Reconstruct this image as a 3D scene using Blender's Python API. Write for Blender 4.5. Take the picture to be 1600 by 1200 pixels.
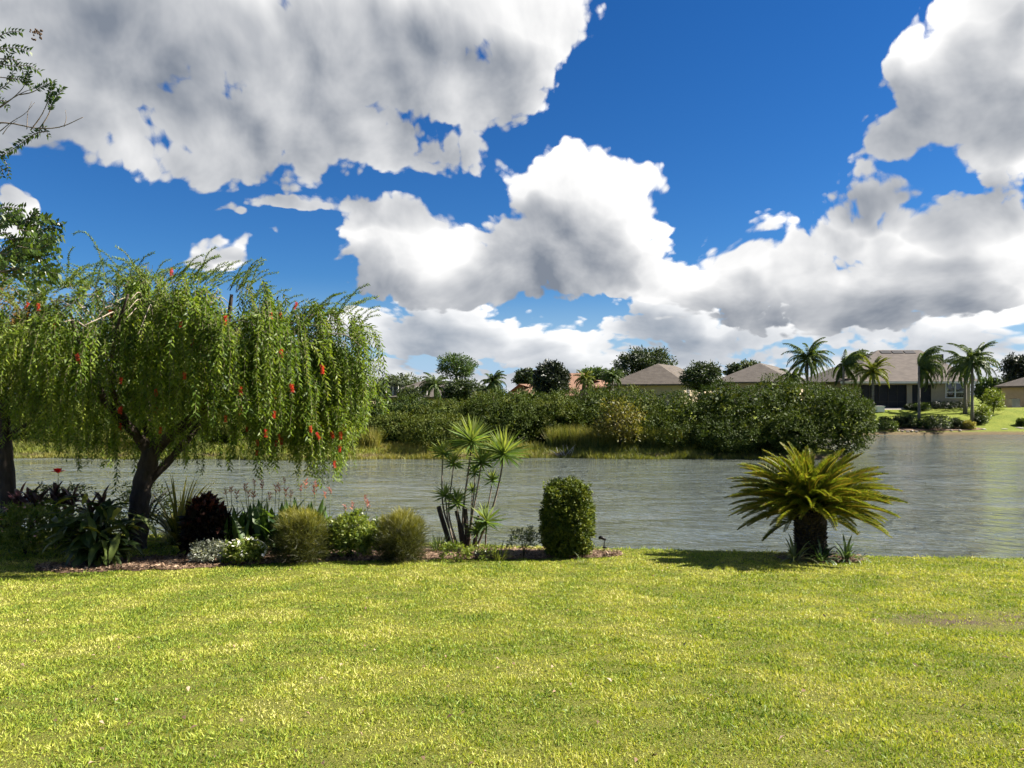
import bpy, math, random
import numpy as np
from mathutils import Vector, Matrix, Euler

for o in list(bpy.data.objects):
    bpy.data.objects.remove(o)
SC = bpy.context.scene
COL = SC.collection
rng = np.random.default_rng(7)
random.seed(7)

# ------------------------------------------------------------------ camera
F = 1164.0          # focal length in pixels of the 1600 px wide photograph
HZ = 618.0          # its horizon row
CZ = 3.3            # eye height above the water (z = 0)
cam_d = bpy.data.cameras.new('camera')
cam = bpy.data.objects.new('camera', cam_d)
COL.objects.link(cam)
cam.location = (0, 0, CZ)
cam.rotation_euler = (math.radians(90), 0, 0)
cam_d.sensor_width = 36.0
cam_d.lens = 36.0 * F / 1600.0
cam_d.shift_y = (HZ - 600.0) / 1600.0
cam_d.clip_start = 0.05
cam_d.clip_end = 9000
SC.camera = cam

# ------------------------------------------------------------------ render / view
SC.render.engine = 'CYCLES'
cy = SC.cycles
cy.use_denoising = True
try:
    cy.denoiser = 'OPENIMAGEDENOISE'
except Exception:
    pass
cy.use_adaptive_sampling = True
cy.adaptive_threshold = 0.015
cy.adaptive_min_samples = 12
cy.max_bounces = 7
cy.diffuse_bounces = 3
cy.glossy_bounces = 3
cy.transmission_bounces = 4
cy.transparent_max_bounces = 6
cy.caustics_reflective = False
cy.caustics_refractive = False
vs = SC.view_settings
vs.view_transform = 'Standard'
vs.look = 'None'
vs.gamma = 1.0
vs.use_curve_mapping = False
vs.exposure = 1.75

# ------------------------------------------------------------------ sun
SUN_EL = math.radians(41)
SUN_AZ = math.radians(84)      # clockwise from +Y (the view direction): almost square from the right, a little beyond
sd = Vector((math.sin(SUN_AZ) * math.cos(SUN_EL), math.cos(SUN_AZ) * math.cos(SUN_EL), math.sin(SUN_EL)))
sun_d = bpy.data.lights.new('sun', 'SUN')
sun_d.energy = 5.0
sun_d.angle = math.radians(0.53)
sun_d.color = (1.0, 0.93, 0.82)
sun = bpy.data.objects.new('sun', sun_d)
COL.objects.link(sun)
sun.rotation_euler = (-sd).to_track_quat('-Z', 'Y').to_euler()
sun.location = (60, 20, 60)

# ------------------------------------------------------------------ node helpers
class NT:
    def __init__(s, tree):
        s.t = tree
    def n(s, typ, **kw):
        nd = s.t.nodes.new(typ)
        for k, v in kw.items():
            setattr(nd, k, v)
        return nd
    def set(s, sock, v):
        if isinstance(v, bpy.types.NodeSocket):
            s.t.links.new(v, sock)
        else:
            sock.default_value = v
    def math(s, op, a, b=0.0, c=0.0, clamp=False):
        nd = s.n('ShaderNodeMath', operation=op, use_clamp=clamp)
        s.set(nd.inputs[0], a); s.set(nd.inputs[1], b); s.set(nd.inputs[2], c)
        return nd.outputs[0]
    def vmath(s, op, a, b=(0, 0, 0), c=(0, 0, 0), out=0):
        nd = s.n('ShaderNodeVectorMath', operation=op)
        s.set(nd.inputs[0], a); s.set(nd.inputs[1], b)
        if op == 'MULTIPLY_ADD':
            s.set(nd.inputs[2], c)
        return nd.outputs['Value' if op in ('LENGTH', 'DOT_PRODUCT', 'DISTANCE') else 'Vector']
    def ramp(s, v, a, b, lo=0.0, hi=1.0, smooth=True):
        nd = s.n('ShaderNodeMapRange', interpolation_type='SMOOTHSTEP' if smooth else 'LINEAR', clamp=True)
        s.set(nd.inputs['Value'], v)
        nd.inputs['From Min'].default_value = a; nd.inputs['From Max'].default_value = b
        nd.inputs['To Min'].default_value = lo; nd.inputs['To Max'].default_value = hi
        return nd.outputs['Result']
    def mix(s, f, a, b, blend='MIX'):
        nd = s.n('ShaderNodeMix', data_type='RGBA', blend_type=blend)
        s.set(nd.inputs[0], f); s.set(nd.inputs[6], a); s.set(nd.inputs[7], b)
        return nd.outputs[2]
    def noise(s, vec, scale, detail=3.0, rough=0.55, dim='3D', dist=0.0, color=False):
        nd = s.n('ShaderNodeTexNoise', noise_dimensions=dim)
        s.set(nd.inputs['Vector'], vec)
        nd.inputs['Scale'].default_value = scale
        nd.inputs['Detail'].default_value = detail
        nd.inputs['Roughness'].default_value = rough
        nd.inputs['Distortion'].default_value = dist
        return nd.outputs['Color' if color else 'Fac']
    def xyz(s, x=0.0, y=0.0, z=0.0):
        nd = s.n('ShaderNodeCombineXYZ')
        s.set(nd.inputs[0], x); s.set(nd.inputs[1], y); s.set(nd.inputs[2], z)
        return nd.outputs[0]
    def sep(s, v):
        nd = s.n('ShaderNodeSeparateXYZ')
        s.set(nd.inputs[0], v)
        return nd.outputs

# ------------------------------------------------------------------ sky: physical sky with cumulus
# cumulus groups: direction given by photo pixel, converted to azimuth / elevation; size in pixels
HEAPS = [   # the nearer heaps: big one overhead at the left, the tall one ahead, the long one to the right
    (250, 50, 480, 150), (640, 60, 300, 120), (830, 45, 95, 75), (400, 190, 270, 85), (90, 120, 220, 110),
    (740, 150, 85, 50), (270, 250, 185, 40), (570, 222, 85, 58), (700, 250, 95, 36), (450, 278, 42, 20),
    (362, 395, 42, 20), (462, 318, 70, 16), (8, 345, 42, 55), (365, 325, 24, 14), (436, 362, 26, 12),
    (790, 400, 280, 78), (905, 330, 130, 95), (895, 262, 38, 45), (990, 315, 75, 55), (610, 372, 110, 70), (1010, 410, 90, 60),
    (1180, 430, 140, 80), (1325, 345, 110, 88), (1440, 405, 190, 105), (1230, 395, 70, 60), (1290, 465, 300, 50), (1550, 388, 130, 95),
    (1500, 140, 130, 105), (1590, 30, 150, 110), (1430, 215, 90, 45), (1588, 222, 110, 80),
]
BANKS = [   # the farther banks low over the horizon
    (690, 512, 140, 52), (590, 520, 90, 50), (1010, 492, 110, 50), (860, 532, 340, 32), (1480, 500, 210, 36), (1300, 512, 260, 30),
    (1120, 562, 190, 20), (1390, 555, 140, 28), (1540, 540, 110, 34), (700, 572, 260, 22), (930, 562, 230, 20), (1250, 582, 260, 18), (820, 600, 1100, 22),
]
def azel(px, py):
    return math.atan((px - 800) / F), math.atan((HZ - py) / math.hypot(F, px - 800))

def density_group(name, detail, billows, blobs, shift, rest):
    g = bpy.data.node_groups.new(name, 'ShaderNodeTree')
    g.interface.new_socket('Vector', in_out='INPUT', socket_type='NodeSocketVector')
    g.interface.new_socket('Density', in_out='OUTPUT', socket_type='NodeSocketFloat')
    g.interface.new_socket('Heaps', in_out='OUTPUT', socket_type='NodeSocketFloat')
    g.interface.new_socket('Grain', in_out='OUTPUT', socket_type='NodeSocketVector')
    G = NT(g)
    gi = G.n('NodeGroupInput'); go = G.n('NodeGroupOutput')
    sx = G.sep(gi.outputs[0])
    el = G.math('MAXIMUM', sx[1], 0.0)
    ny = G.math('MULTIPLY', G.math('LOGARITHM', G.math('ADD', el, 0.2), math.e), 0.9)
    nv = G.xyz(G.math('MULTIPLY_ADD', sx[0], 1.7, shift), ny, 0.0)
    warp = G.noise(nv, 2.8, 1.0, 0.5, '2D', color=True)
    nvw = G.vmath('MULTIPLY_ADD', warp, (0.14, 0.14, 0), nv)
    fb = G.noise(nvw, 3.6, detail, 0.57, '2D')
    # the heaps, pushed about by the low noise so that no outline stays an ellipse
    bv = G.vmath('MULTIPLY_ADD', warp, (0.08, 0.04, 0), gi.outputs[0])
    warp2 = G.noise(nv, 11.0, 2.0, 0.6, '2D', color=True)
    bv = G.vmath('MULTIPLY_ADD', warp2, (0.05, 0.035, 0), bv)
    bv = G.vmath('SUBTRACT', bv, (0.065, 0.0375, 0))
    acc = None
    for (cx, cyy, rx, ry) in blobs:
        flat = cyy > 280
        a, e = azel(cx, cyy + (0.3 * ry if flat else 0.0))
        if flat:
            ry *= 1.25
        ra, re = rx / F * math.cos(a) ** 2 * 1.12, ry / F * math.cos(a) * 1.12
        v = G.vmath('MULTIPLY_ADD', bv, (1 / ra, 1 / re, 0), (-a / ra, -e / re, 0))
        if flat:                                       # flat underside: the heap falls off faster downwards
            v = G.vmath('MAXIMUM', v, G.vmath('MULTIPLY', v, (-1.0, -1.9, 0)))
        l = G.vmath('DOT_PRODUCT', v, v)
        h = 0.32 + 0.83 * min(1.0, max(ry, rx * 0.14) / 75.0)          # small puffs stay thinner than the big heaps
        b = G.math('MULTIPLY_ADD', l, -h, h)
        acc = b if acc is None else G.math('SMOOTH_MAX', acc, b, 0.18)
    acc = G.math('MAXIMUM', acc, -0.9)
    if rest:
        # the rest of the sky carries the same kind of scattered cumulus
        gen = G.noise(nv, 1.5, 1.0, 0.5, '2D')
        gen = G.math('MULTIPLY_ADD', gen, 4.0, -2.0)
        w1 = G.ramp(G.math('ABSOLUTE', sx[0]), 0.62, 0.85)
        w2 = G.ramp(sx[1], 0.50, 0.66)
        wout = G.math('MAXIMUM', w1, w2)
        gen = G.math('MULTIPLY_ADD', wout, G.math('ADD', gen, 0.9), -0.9)
        acc = G.math('MAXIMUM', acc, gen)
    d = G.math('MULTIPLY_ADD', G.math('SUBTRACT', fb, 0.5), 2.2, acc)
    if billows:
        vo = G.n('ShaderNodeTexVoronoi', voronoi_dimensions='2D', feature='F1')
        G.set(vo.inputs['Vector'], nvw)
        vo.inputs['Scale'].default_value = 9.0
        vo.inputs['Detail'].default_value = 2.0
        vo.inputs['Roughness'].default_value = 0.6
        vo.inputs['Lacunarity'].default_value = 2.3
        d = G.math('MULTIPLY_ADD', G.math('SUBTRACT', 0.5, vo.outputs['Distance']), 0.72, d)
    g.links.new(d, go.inputs[0])
    g.links.new(acc, go.inputs[1])
    g.links.new(nvw, go.inputs[2])
    return g
g_fine = density_group('heap_density', 8.0, True, HEAPS, 0.0, True)
g_soft = density_group('heap_density_soft', 2.6, False, HEAPS, 0.0, True)
b_fine = density_group('bank_density', 7.0, True, BANKS, 5.3, False)
b_soft = density_group('bank_density_soft', 2.6, False, BANKS, 5.3, False)

world = bpy.data.worlds.new('World')
SC.world = world
world.use_nodes = True
world.cycles.sampling_method = 'MANUAL'
world.cycles.sample_map_resolution = 256
W = NT(world.node_tree)
world.node_tree.nodes.clear()
tc = W.n('ShaderNodeTexCoord')
dirv = W.vmath('NORMALIZE', tc.outputs['Generated'])
ds = W.sep(dirv)
az = W.math('ARCTAN2', ds[0], ds[1])
elv = W.math('ARCSINE', ds[2])
ae = W.xyz(az, elv, 0.0)
def cloud_layer(fine_g, soft_g, off, k2, k1, lo, hi):
    def dens(gt, o_):
        nd = W.n('ShaderNodeGroup'); nd.node_tree = gt
        W.set(nd.inputs[0], W.vmath('ADD', ae, o_) if o_ else ae)
        return nd.outputs
    D0n = dens(fine_g, None)
    gr = D0n[2]
    near = W.noise(W.vmath('ADD', gr, (0.026, 0.046, 0)), 3.6, 1.6, 0.57, '2D')
    here = W.noise(gr, 3.6, 1.6, 0.57, '2D')
    here2 = W.noise(gr, 7.0, 4.0, 0.6, '2D')
    D1 = W.math('MULTIPLY_ADD', W.math('SUBTRACT', near, 0.5), 2.2, D0n[1])
    D2 = dens(soft_g, off)[0]
    mask_ = W.ramp(D0n[0], -0.02, 0.26)
    t1 = W.math('MAXIMUM', D1, 0.0)
    t2 = W.math('MAXIMUM', D2, 0.0)
    tau = W.math('ADD', W.math('MULTIPLY', t1, k1), W.math('MULTIPLY', t2, k2))
    li = W.math('EXPONENT', W.math('MULTIPLY', tau, -1.0))
    li = W.math('MULTIPLY_ADD', W.math('SUBTRACT', here, near), 0.75, li)        # billows facing the sun, coarse
    li = W.math('MULTIPLY_ADD', W.math('SUBTRACT', here2, 0.5), 0.5, li)        # and fine
    li = W.ramp(li, 0.0, 0.98, 0.0, 1.0, False)
    return mask_, W.mix(li, lo, hi)
maskA, colA = cloud_layer(g_fine, g_soft, (0.045, 0.070, 0), 1.2, 0.45, (1.35, 1.55, 1.9, 1), (7.6, 7.5, 7.35, 1))
maskB, colB = cloud_layer(b_fine, b_soft, (0.020, 0.030, 0), 1.0, 0.45, (1.9, 2.2, 2.65, 1), (6.8, 6.8, 6.8, 1))
sky = W.n('ShaderNodeTexSky', sky_type='NISHITA')
sky.sun_disc = False
sky.sun_elevation = SUN_EL
sky.sun_rotation = SUN_AZ
sky.air_density = 1.0
sky.dust_density = 0.0
sky.ozone_density = 3.5
hs = W.n('ShaderNodeHueSaturation')
hs.inputs['Saturation'].default_value = 1.28
hs.inputs['Value'].default_value = 0.50
W.set(hs.inputs['Color'], sky.outputs[0])
hz = W.ramp(elv, 0.0, 0.16)
blue = W.mix(1.0, hs.outputs[0], (0.62, 0.95, 1.3, 1), 'MULTIPLY')
blue = W.mix(hz, (2.6, 3.7, 5.0, 1), blue)          # whitish blue air low over the horizon
out = W.mix(maskA, W.mix(maskB, blue, colB), colA)
bg = W.n('ShaderNodeBackground')
W.set(bg.inputs['Color'], out)
bg.inputs['Strength'].default_value = 0.05
wo = W.n('ShaderNodeOutputWorld')
W.t.links.new(bg.outputs[0], wo.inputs['Surface'])

# ------------------------------------------------------------------ mesh helpers
def P(px, py, y):
    """point at depth y (metres ahead) that the photograph shows at pixel (px, py)"""
    return np.array([(px - 800) / F * y, y, CZ - (py - HZ) / F * y])

def shore_y(x):
    return 14.95 - 0.15 * np.clip(x, -40, 30)

def sstep(a, b, v):
    t = np.clip((v - a) / (b - a), 0, 1)
    return t * t * (3 - 2 * t)

LY = np.array([-40, -10, 0, 3.4, 6, 8, 10, 13, 15, 40.0])
LZ = np.array([2.6, 2.1, 1.70, 1.40, 1.08, 0.82, 0.60, 0.38, 0.30, 0.26])
def bank_front(x):
    return 38.6 + 0.5 * np.sin(x * 0.23 + 1.0) + 0.3 * np.sin(x * 0.71)
def far_shore(x):
    return 61.5 + 1.2 * np.sin(x * 0.05) + 0.02 * np.abs(x - 25)
def ground_z(x, y):
    x = np.asarray(x, float); y = np.asarray(y, float)
    lawn = np.interp(y, LY, LZ) + 0.015 * np.sin(x * 0.9 + 1) * np.sin(y * 0.8) + 0.02 * np.sin(x * 0.31 + y * 0.2)
    s = y - shore_y(x)
    near = lawn + (-0.9 - lawn) * sstep(-0.12, 0.75, s)
    # low spit with the thicket across the water
    b = sstep(-0.5, 1.6, y - bank_front(x)) * (1 - sstep(49, 54, y)) * (1 - sstep(17.0, 19.6, x))
    spit = -0.9 + b * (1.35 + 0.12 * np.sin(x * 1.3) * np.sin(y * 0.7))
    fs = y - far_shore(x)
    far = -0.9 + 1.15 * sstep(-1.5, 0.8, fs) + 1.9 * sstep(0.0, 11.0, fs) + 0.2 * sstep(11, 60, fs)
    return np.where(y < 28, near, np.maximum(spit, far))

def ground_hit(px, py):
    """where the line of sight through a pixel meets the ground"""
    ys = np.concatenate([np.arange(2.5, 30, 0.02), np.arange(30, 120, 0.1)])
    x = (px - 800) / F * ys
    z = CZ - (py - HZ) / F * ys
    i = np.argmax(z <= ground_z(x, ys))
    return np.array([x[i], ys[i], z[i]])

def new_obj(name, mesh, mat=None, parent=None):
    o = bpy.data.objects.new(name, mesh)
    COL.objects.link(o)
    if mat is not None and len(mesh.materials) == 0:
        mesh.materials.append(mat)
    if parent is not None:
        o.parent = parent
    return o

def tag(o, label=None, category=None, group=None, kind=None):
    if label: o['label'] = label
    if category: o['category'] = category
    if group: o['group'] = group
    if kind: o['kind'] = kind
    return o

def thing(name, loc, label, category, group=None, rz=0.0):
    o = bpy.data.objects.new(name, None)
    COL.objects.link(o)
    o.location = [float(v) for v in loc]
    o.rotation_euler = (0, 0, rz)
    o.empty_display_size = 0.2
    return tag(o, label, category, group)

class MB:
    """collects vertices and faces, then becomes one mesh"""
    def __init__(s):
        s.v = []; s.f = []; s.n = 0; s.var = []
    def add(s, verts, faces, var=0.5):
        verts = np.asarray(verts, float).reshape(-1, 3)
        s.v.append(verts)
        for f in faces:
            s.f.append([i + s.n for i in f])
            s.var.append(var)
        s.n += len(verts)
    def box(s, lo, hi):
        x0, y0, z0 = lo; x1, y1, z1 = hi
        s.add([(x0, y0, z0), (x1, y0, z0), (x1, y1, z0), (x0, y1, z0), (x0, y0, z1), (x1, y0, z1), (x1, y1, z1), (x0, y1, z1)],
              [(0, 3, 2, 1), (4, 5, 6, 7), (0, 1, 5, 4), (1, 2, 6, 5), (2, 3, 7, 6), (3, 0, 4, 7)])
    def tube(s, pts, rad, n=8, rough=0.0, cap=True):
        pts = np.asarray(pts, float); rad = np.broadcast_to(np.asarray(rad, float), (len(pts),))
        tan = np.gradient(pts, axis=0)
        tan /= np.linalg.norm(tan, axis=1)[:, None] + 1e-9
        ref = np.array([0.31, 0.9, 0.2]) if abs(tan[0][2]) > 0.5 else np.array([0.1, 0.2, 1.0])
        vs_ = []
        for k in range(len(pts)):
            u = np.cross(tan[k], ref); u /= np.linalg.norm(u) + 1e-9
            w = np.cross(tan[k], u)
            a = np.arange(n) * 2 * np.pi / n
            r = rad[k] * (1 + (rough * (rng.random(n) - 0.5) if rough else 0))
            vs_.append(pts[k] + np.outer(np.cos(a) * r, u) + np.outer(np.sin(a) * r, w))
        faces = []
        for k in range(len(pts) - 1):
            for i in range(n):
                j = (i + 1) % n
                faces.append((k * n + i, k * n + j, (k + 1) * n + j, (k + 1) * n + i))
        if cap:
            faces.append(tuple(range(n - 1, -1, -1)))
            faces.append(tuple((len(pts) - 1) * n + i for i in range(n)))
        s.add(np.concatenate(vs_), faces)
    def mesh(s, name, smooth=True):
        me = bpy.data.meshes.new(name)
        me.from_pydata(np.concatenate(s.v).tolist() if s.v else [], [], s.f)
        if smooth:
            me.polygons.foreach_set('use_smooth', np.ones(len(me.polygons), bool))
        me.update()
        return me
    def build(s, name, mat, parent=None, smooth=True):
        return new_obj(name, s.mesh(name, smooth), mat, parent)

def norm(v):
    return v / (np.linalg.norm(v, axis=-1, keepdims=True) + 1e-9)

def quads_mesh(name, V, mat, var=None, smooth=False):
    """V: (n, 4, 3) array, one four-cornered leaf each; fast path for many leaves"""
    n = len(V)
    me = bpy.data.meshes.new(name)
    me.vertices.add(n * 4)
    me.vertices.foreach_set('co', np.ascontiguousarray(V, dtype=np.float32).ravel())
    me.loops.add(n * 4)
    me.loops.foreach_set('vertex_index', np.arange(n * 4, dtype=np.int32))
    me.polygons.add(n)
    me.polygons.foreach_set('loop_start', np.arange(0, n * 4, 4, dtype=np.int32))
    me.polygons.foreach_set('loop_total', np.full(n, 4, np.int32))
    if smooth:
        me.polygons.foreach_set('use_smooth', np.ones(n, bool))
    me.update(calc_edges=True)
    a = me.attributes.new('var', 'FLOAT', 'FACE')
    a.data.foreach_set('value', np.asarray(var if var is not None else rng.random(n), np.float32))
    if mat is not None:
        me.materials.append(mat)
    return me

def kites(pos, d, nrm, L, Wd, bend=0.12, mid=0.45):
    """leaf outlines: base, side, tip, side; slightly folded along the rib"""
    d = norm(d); side = norm(np.cross(d, nrm)); up = np.cross(side, d)
    L = np.asarray(L)[:, None] if np.ndim(L) else L
    Wd = np.asarray(Wd)[:, None] if np.ndim(Wd) else Wd
    b = pos
    t = pos + d * L - up * L * bend
    m = pos + d * L * mid
    return np.stack([b, m + side * Wd * 0.5 + up * Wd * 0.18, t, m - side * Wd * 0.5 + up * Wd * 0.18], axis=1)

def rdir(n):
    return norm(rng.normal(size=(n, 3)))

# ------------------------------------------------------------------ materials
def material(name):
    m = bpy.data.materials.new(name)
    m.use_nodes = True
    m.node_tree.nodes.clear()
    return m, NT(m.node_tree)

def leaf_mat(name, cols, trans=0.35, rough=0.45, patch=0.0, spec=0.35, tcol=1.5):
    """cols: list of base colours spread over the leaves by their own random number"""
    m, T = material(name)
    at = T.n('ShaderNodeAttribute', attribute_name='var')
    cr = T.n('ShaderNodeValToRGB')
    el_ = cr.color_ramp.elements
    while len(el_) < len(cols):
        el_.new(0.5)
    for i, c in enumerate(cols):
        el_[i].position = i / max(1, len(cols) - 1)
        el_[i].color = (*c, 1)
    fac = at.outputs['Fac']
    if patch:
        geo = T.n('ShaderNodeNewGeometry')
        nz = T.noise(geo.outputs['Position'], patch, 3.0, 0.6)
        fac = T.math('ADD', T.math('MULTIPLY', fac, 0.55), T.ramp(nz, 0.35, 0.68, 0.0, 0.45), clamp=True)
    T.set(cr.inputs[0], fac)
    p = T.n('ShaderNodeBsdfPrincipled')
    T.set(p.inputs['Base Color'], cr.outputs[0])
    p.inputs['Roughness'].default_value = rough
    p.inputs['Specular IOR Level'].default_value = spec
    tr = T.n('ShaderNodeBsdfTranslucent')
    tc_ = T.mix(1.0, cr.outputs[0], (tcol * 1.15, tcol * 1.1, tcol * 0.5, 1), 'MULTIPLY')
    T.set(tr.inputs['Color'], tc_)
    mx = T.n('ShaderNodeMixShader')
    mx.inputs[0].default_value = trans
    T.t.links.new(p.outputs[0], mx.inputs[1]); T.t.links.new(tr.outputs[0], mx.inputs[2])
    o = T.n('ShaderNodeOutputMaterial')
    T.t.links.new(mx.outputs[0], o.inputs['Surface'])
    return m

def plain_mat(name, c0, c1=None, scale=8.0, rough=0.8, bump=0.0, bscale=None, spec=0.3, stretch=(1, 1, 1), metallic=0.0):
    m, T = material(name)
    tcn = T.n('ShaderNodeTexCoord')
    vec = T.vmath('MULTIPLY', tcn.outputs['Object'], stretch)
    nz = T.noise(vec, scale, 5.0, 0.6)
    col = T.mix(T.ramp(nz, 0.3, 0.7), (*c0, 1), (*(c1 or c0), 1))
    p = T.n('ShaderNodeBsdfPrincipled')
    T.set(p.inputs['Base Color'], col)
    p.inputs['Roughness'].default_value = rough
    p.inputs['Metallic'].default_value = metallic
    p.inputs['Specular IOR Level'].default_value = spec
    if bump:
        bn = T.n('ShaderNodeBump')
        bn.inputs['Strength'].default_value = 0.8
        bn.inputs['Distance'].default_value = bump
        T.set(bn.inputs['Height'], T.noise(vec, bscale or scale * 3, 4.0, 0.6))
        T.t.links.new(bn.outputs[0], p.inputs['Normal'])
    o = T.n('ShaderNodeOutputMaterial')
    T.t.links.new(p.outputs[0], o.inputs['Surface'])
    return m

M = {}
M['bark'] = plain_mat('dark_bark', (0.022, 0.016, 0.012), (0.06, 0.045, 0.035), 10, 0.9, 0.02, 30, stretch=(1, 1, 0.3))
M['pale_bark'] = plain_mat('pale_twig_bark', (0.20, 0.16, 0.12), (0.32, 0.27, 0.21), 14, 0.85, 0.004, 40)
M['cane'] = plain_mat('cane_bark', (0.10, 0.075, 0.055), (0.22, 0.18, 0.14), 14, 0.85, 0.006, 30, stretch=(1, 1, 2.5))
M['palm_bark'] = plain_mat('palm_bark', (0.10, 0.09, 0.075), (0.20, 0.18, 0.15), 6, 0.9, 0.02, 12, stretch=(1, 1, 3))
M['stem'] = plain_mat('green_stem', (0.05, 0.075, 0.02), (0.09, 0.10, 0.035), 10, 0.6)

# ------------------------------------------------------------------ ground
def ground_material():
    m, T = material('ground_grass')
    geo = T.n('ShaderNodeNewGeometry')
    pos = geo.outputs['Position']
    big = T.noise(pos, 0.45, 3.0, 0.6)
    mid = T.noise(pos, 3.0, 4.0, 0.65)
    fin = T.noise(pos, 38.0, 4.0, 0.7)
    green = T.mix(T.ramp(fin, 0.3, 0.7), (0.05, 0.075, 0.010, 1), (0.13, 0.17, 0.020, 1))
    yel = T.mix(T.ramp(fin, 0.3, 0.7), (0.09, 0.11, 0.016, 1), (0.20, 0.225, 0.035, 1))
    col = T.mix(T.ramp(T.math('ADD', T.math('MULTIPLY', big, 0.6), T.math('MULTIPLY', mid, 0.4)), 0.36, 0.62), green, yel)
    # brownish dead grass between the near blades, darkened to stand in for shade there
    thatch_shade = T.ramp(T.sep(pos)[1], 17.0, 22.0)
    col = T.mix(thatch_shade, T.mix(fin, (0.06, 0.07, 0.014, 1), (0.17, 0.17, 0.035, 1)), col)
    # bare worn patch in the near lawn
    s = T.sep(pos)
    wv = T.vmath('MULTIPLY_ADD', T.noise(pos, 1.3, 3.0, 0.6, color=True), (1.2, 1.2, 0), pos)
    pv = T.vmath('MULTIPLY_ADD', wv, (1 / 1.9, 1 / 0.75, 0), (-(5.6 + 0.6) / 1.9, -(8.35 + 0.6) / 0.75, 0))
    worn = T.ramp(T.vmath('LENGTH', T.vmath('MULTIPLY', pv, (1, 1, 0))), 0.35, 1.0, 1.0, 0.0)
    worn = T.math('MULTIPLY', worn, T.ramp(mid, 0.35, 0.6))
    col = T.mix(worn, col, T.mix(fin, (0.045, 0.032, 0.02, 1), (0.13, 0.10, 0.065, 1)))
    # wet earth at the water's edge
    mud = T.ramp(T.math('ADD', s[2], T.math('MULTIPLY', mid, 0.16)), 0.20, 0.42, 1.0, 0.0)
    near = T.ramp(s[1], 20.0, 24.0)
    mud = T.math('MULTIPLY', mud, T.math('MULTIPLY_ADD', near, 0.75, 0.25))
    col = T.mix(mud, col, T.mix(fin, (0.075, 0.055, 0.03, 1), (0.17, 0.13, 0.075, 1)))
    p = T.n('ShaderNodeBsdfPrincipled')
    T.set(p.inputs['Base Color'], col)
    p.inputs['Roughness'].default_value = 0.95
    p.inputs['Specular IOR Level'].default_value = 0.1
    bn = T.n('ShaderNodeBump')
    bn.inputs['Strength'].default_value = 0.9
    bn.inputs['Distance'].default_value = 0.03
    T.set(bn.inputs['Height'], fin)
    T.t.links.new(bn.outputs[0], p.inputs['Normal'])
    o = T.n('ShaderNodeOutputMaterial')
    T.t.links.new(p.outputs[0], o.inputs['Surface'])
    return m
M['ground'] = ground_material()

gx = np.unique(np.concatenate([np.arange(-16, 16.01, 0.2), np.arange(-45, 60, 1.0), np.linspace(-300, 300, 31), np.linspace(-3000, 3000, 13)]))
gy = np.unique(np.concatenate([np.arange(2, 18.01, 0.12), np.arange(-40, 18, 2.0), np.arange(18, 36, 1.0), np.arange(36, 80, 0.4), np.arange(80, 200, 8), np.linspace(200, 4000, 12)]))
XX, YY = np.meshgrid(gx, gy)
ZZ = ground_z(XX, YY)
nxg, nyg = len(gx), len(gy)
idx = np.arange(nxg * nyg).reshape(nyg, nxg)
gf = np.stack([idx[:-1, :-1], idx[:-1, 1:], idx[1:, 1:], idx[1:, :-1]], -1).reshape(-1, 4)
gme = bpy.data.meshes.new('ground')
gme.from_pydata(np.stack([XX, YY, ZZ], -1).reshape(-1, 3).tolist(), [], gf.tolist())
gme.polygons.foreach_set('use_smooth', np.ones(len(gme.polygons), bool))
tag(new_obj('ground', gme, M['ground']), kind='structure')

# ------------------------------------------------------------------ water
def water_material():
    m, T = material('lake_water')
    geo = T.n('ShaderNodeNewGeometry')
    pos = geo.outputs['Position']
    rot = T.n('ShaderNodeVectorRotate', rotation_type='Z_AXIS')
    T.set(rot.inputs['Vector'], pos)
    rot.inputs['Angle'].default_value = math.radians(24)
    st = T.vmath('MULTIPLY', rot.outputs[0], (0.42, 1.0, 1.0))
    n1 = T.noise(st, 1.35, 3.0, 0.6, dist=0.7)
    n2 = T.noise(st, 4.2, 3.0, 0.6, dist=0.4)
    n3 = T.noise(T.vmath('MULTIPLY', pos, (0.10, 0.22, 1)), 1.0, 3.0, 0.6)     # gusts: calm and ruffled stretches
    h = T.math('ADD', T.math('MULTIPLY', n1, 1.0), T.math('MULTIPLY', n2, 0.5))
    h = T.math('MULTIPLY', h, T.ramp(n3, 0.32, 0.68, 0.3, 1.3))
    bn = T.n('ShaderNodeBump')
    bn.inputs['Strength'].default_value = 1.0
    bn.inputs['Distance'].default_value = 0.36
    T.set(bn.inputs['Height'], h)
    p = T.n('ShaderNodeBsdfPrincipled')
    p.inputs['Base Color'].default_value = (0.085, 0.097, 0.078, 1)
    p.inputs['Roughness'].default_value = 0.06
    p.inputs['IOR'].default_value = 1.65
    p.inputs['Specular IOR Level'].default_value = 0.5
    T.t.links.new(bn.outputs[0], p.inputs['Normal'])
    o = T.n('ShaderNodeOutputMaterial')
    T.t.links.new(p.outputs[0], o.inputs['Surface'])
    return m
M['water'] = water_material()
wb = MB()
wb.add([(-1500, 2, 0), (1500, 2, 0), (1500, 75, 0), (-1500, 75, 0)], [(0, 1, 2, 3)])
tag(wb.build('lake_water', M['water'], smooth=False), kind='structure')

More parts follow.
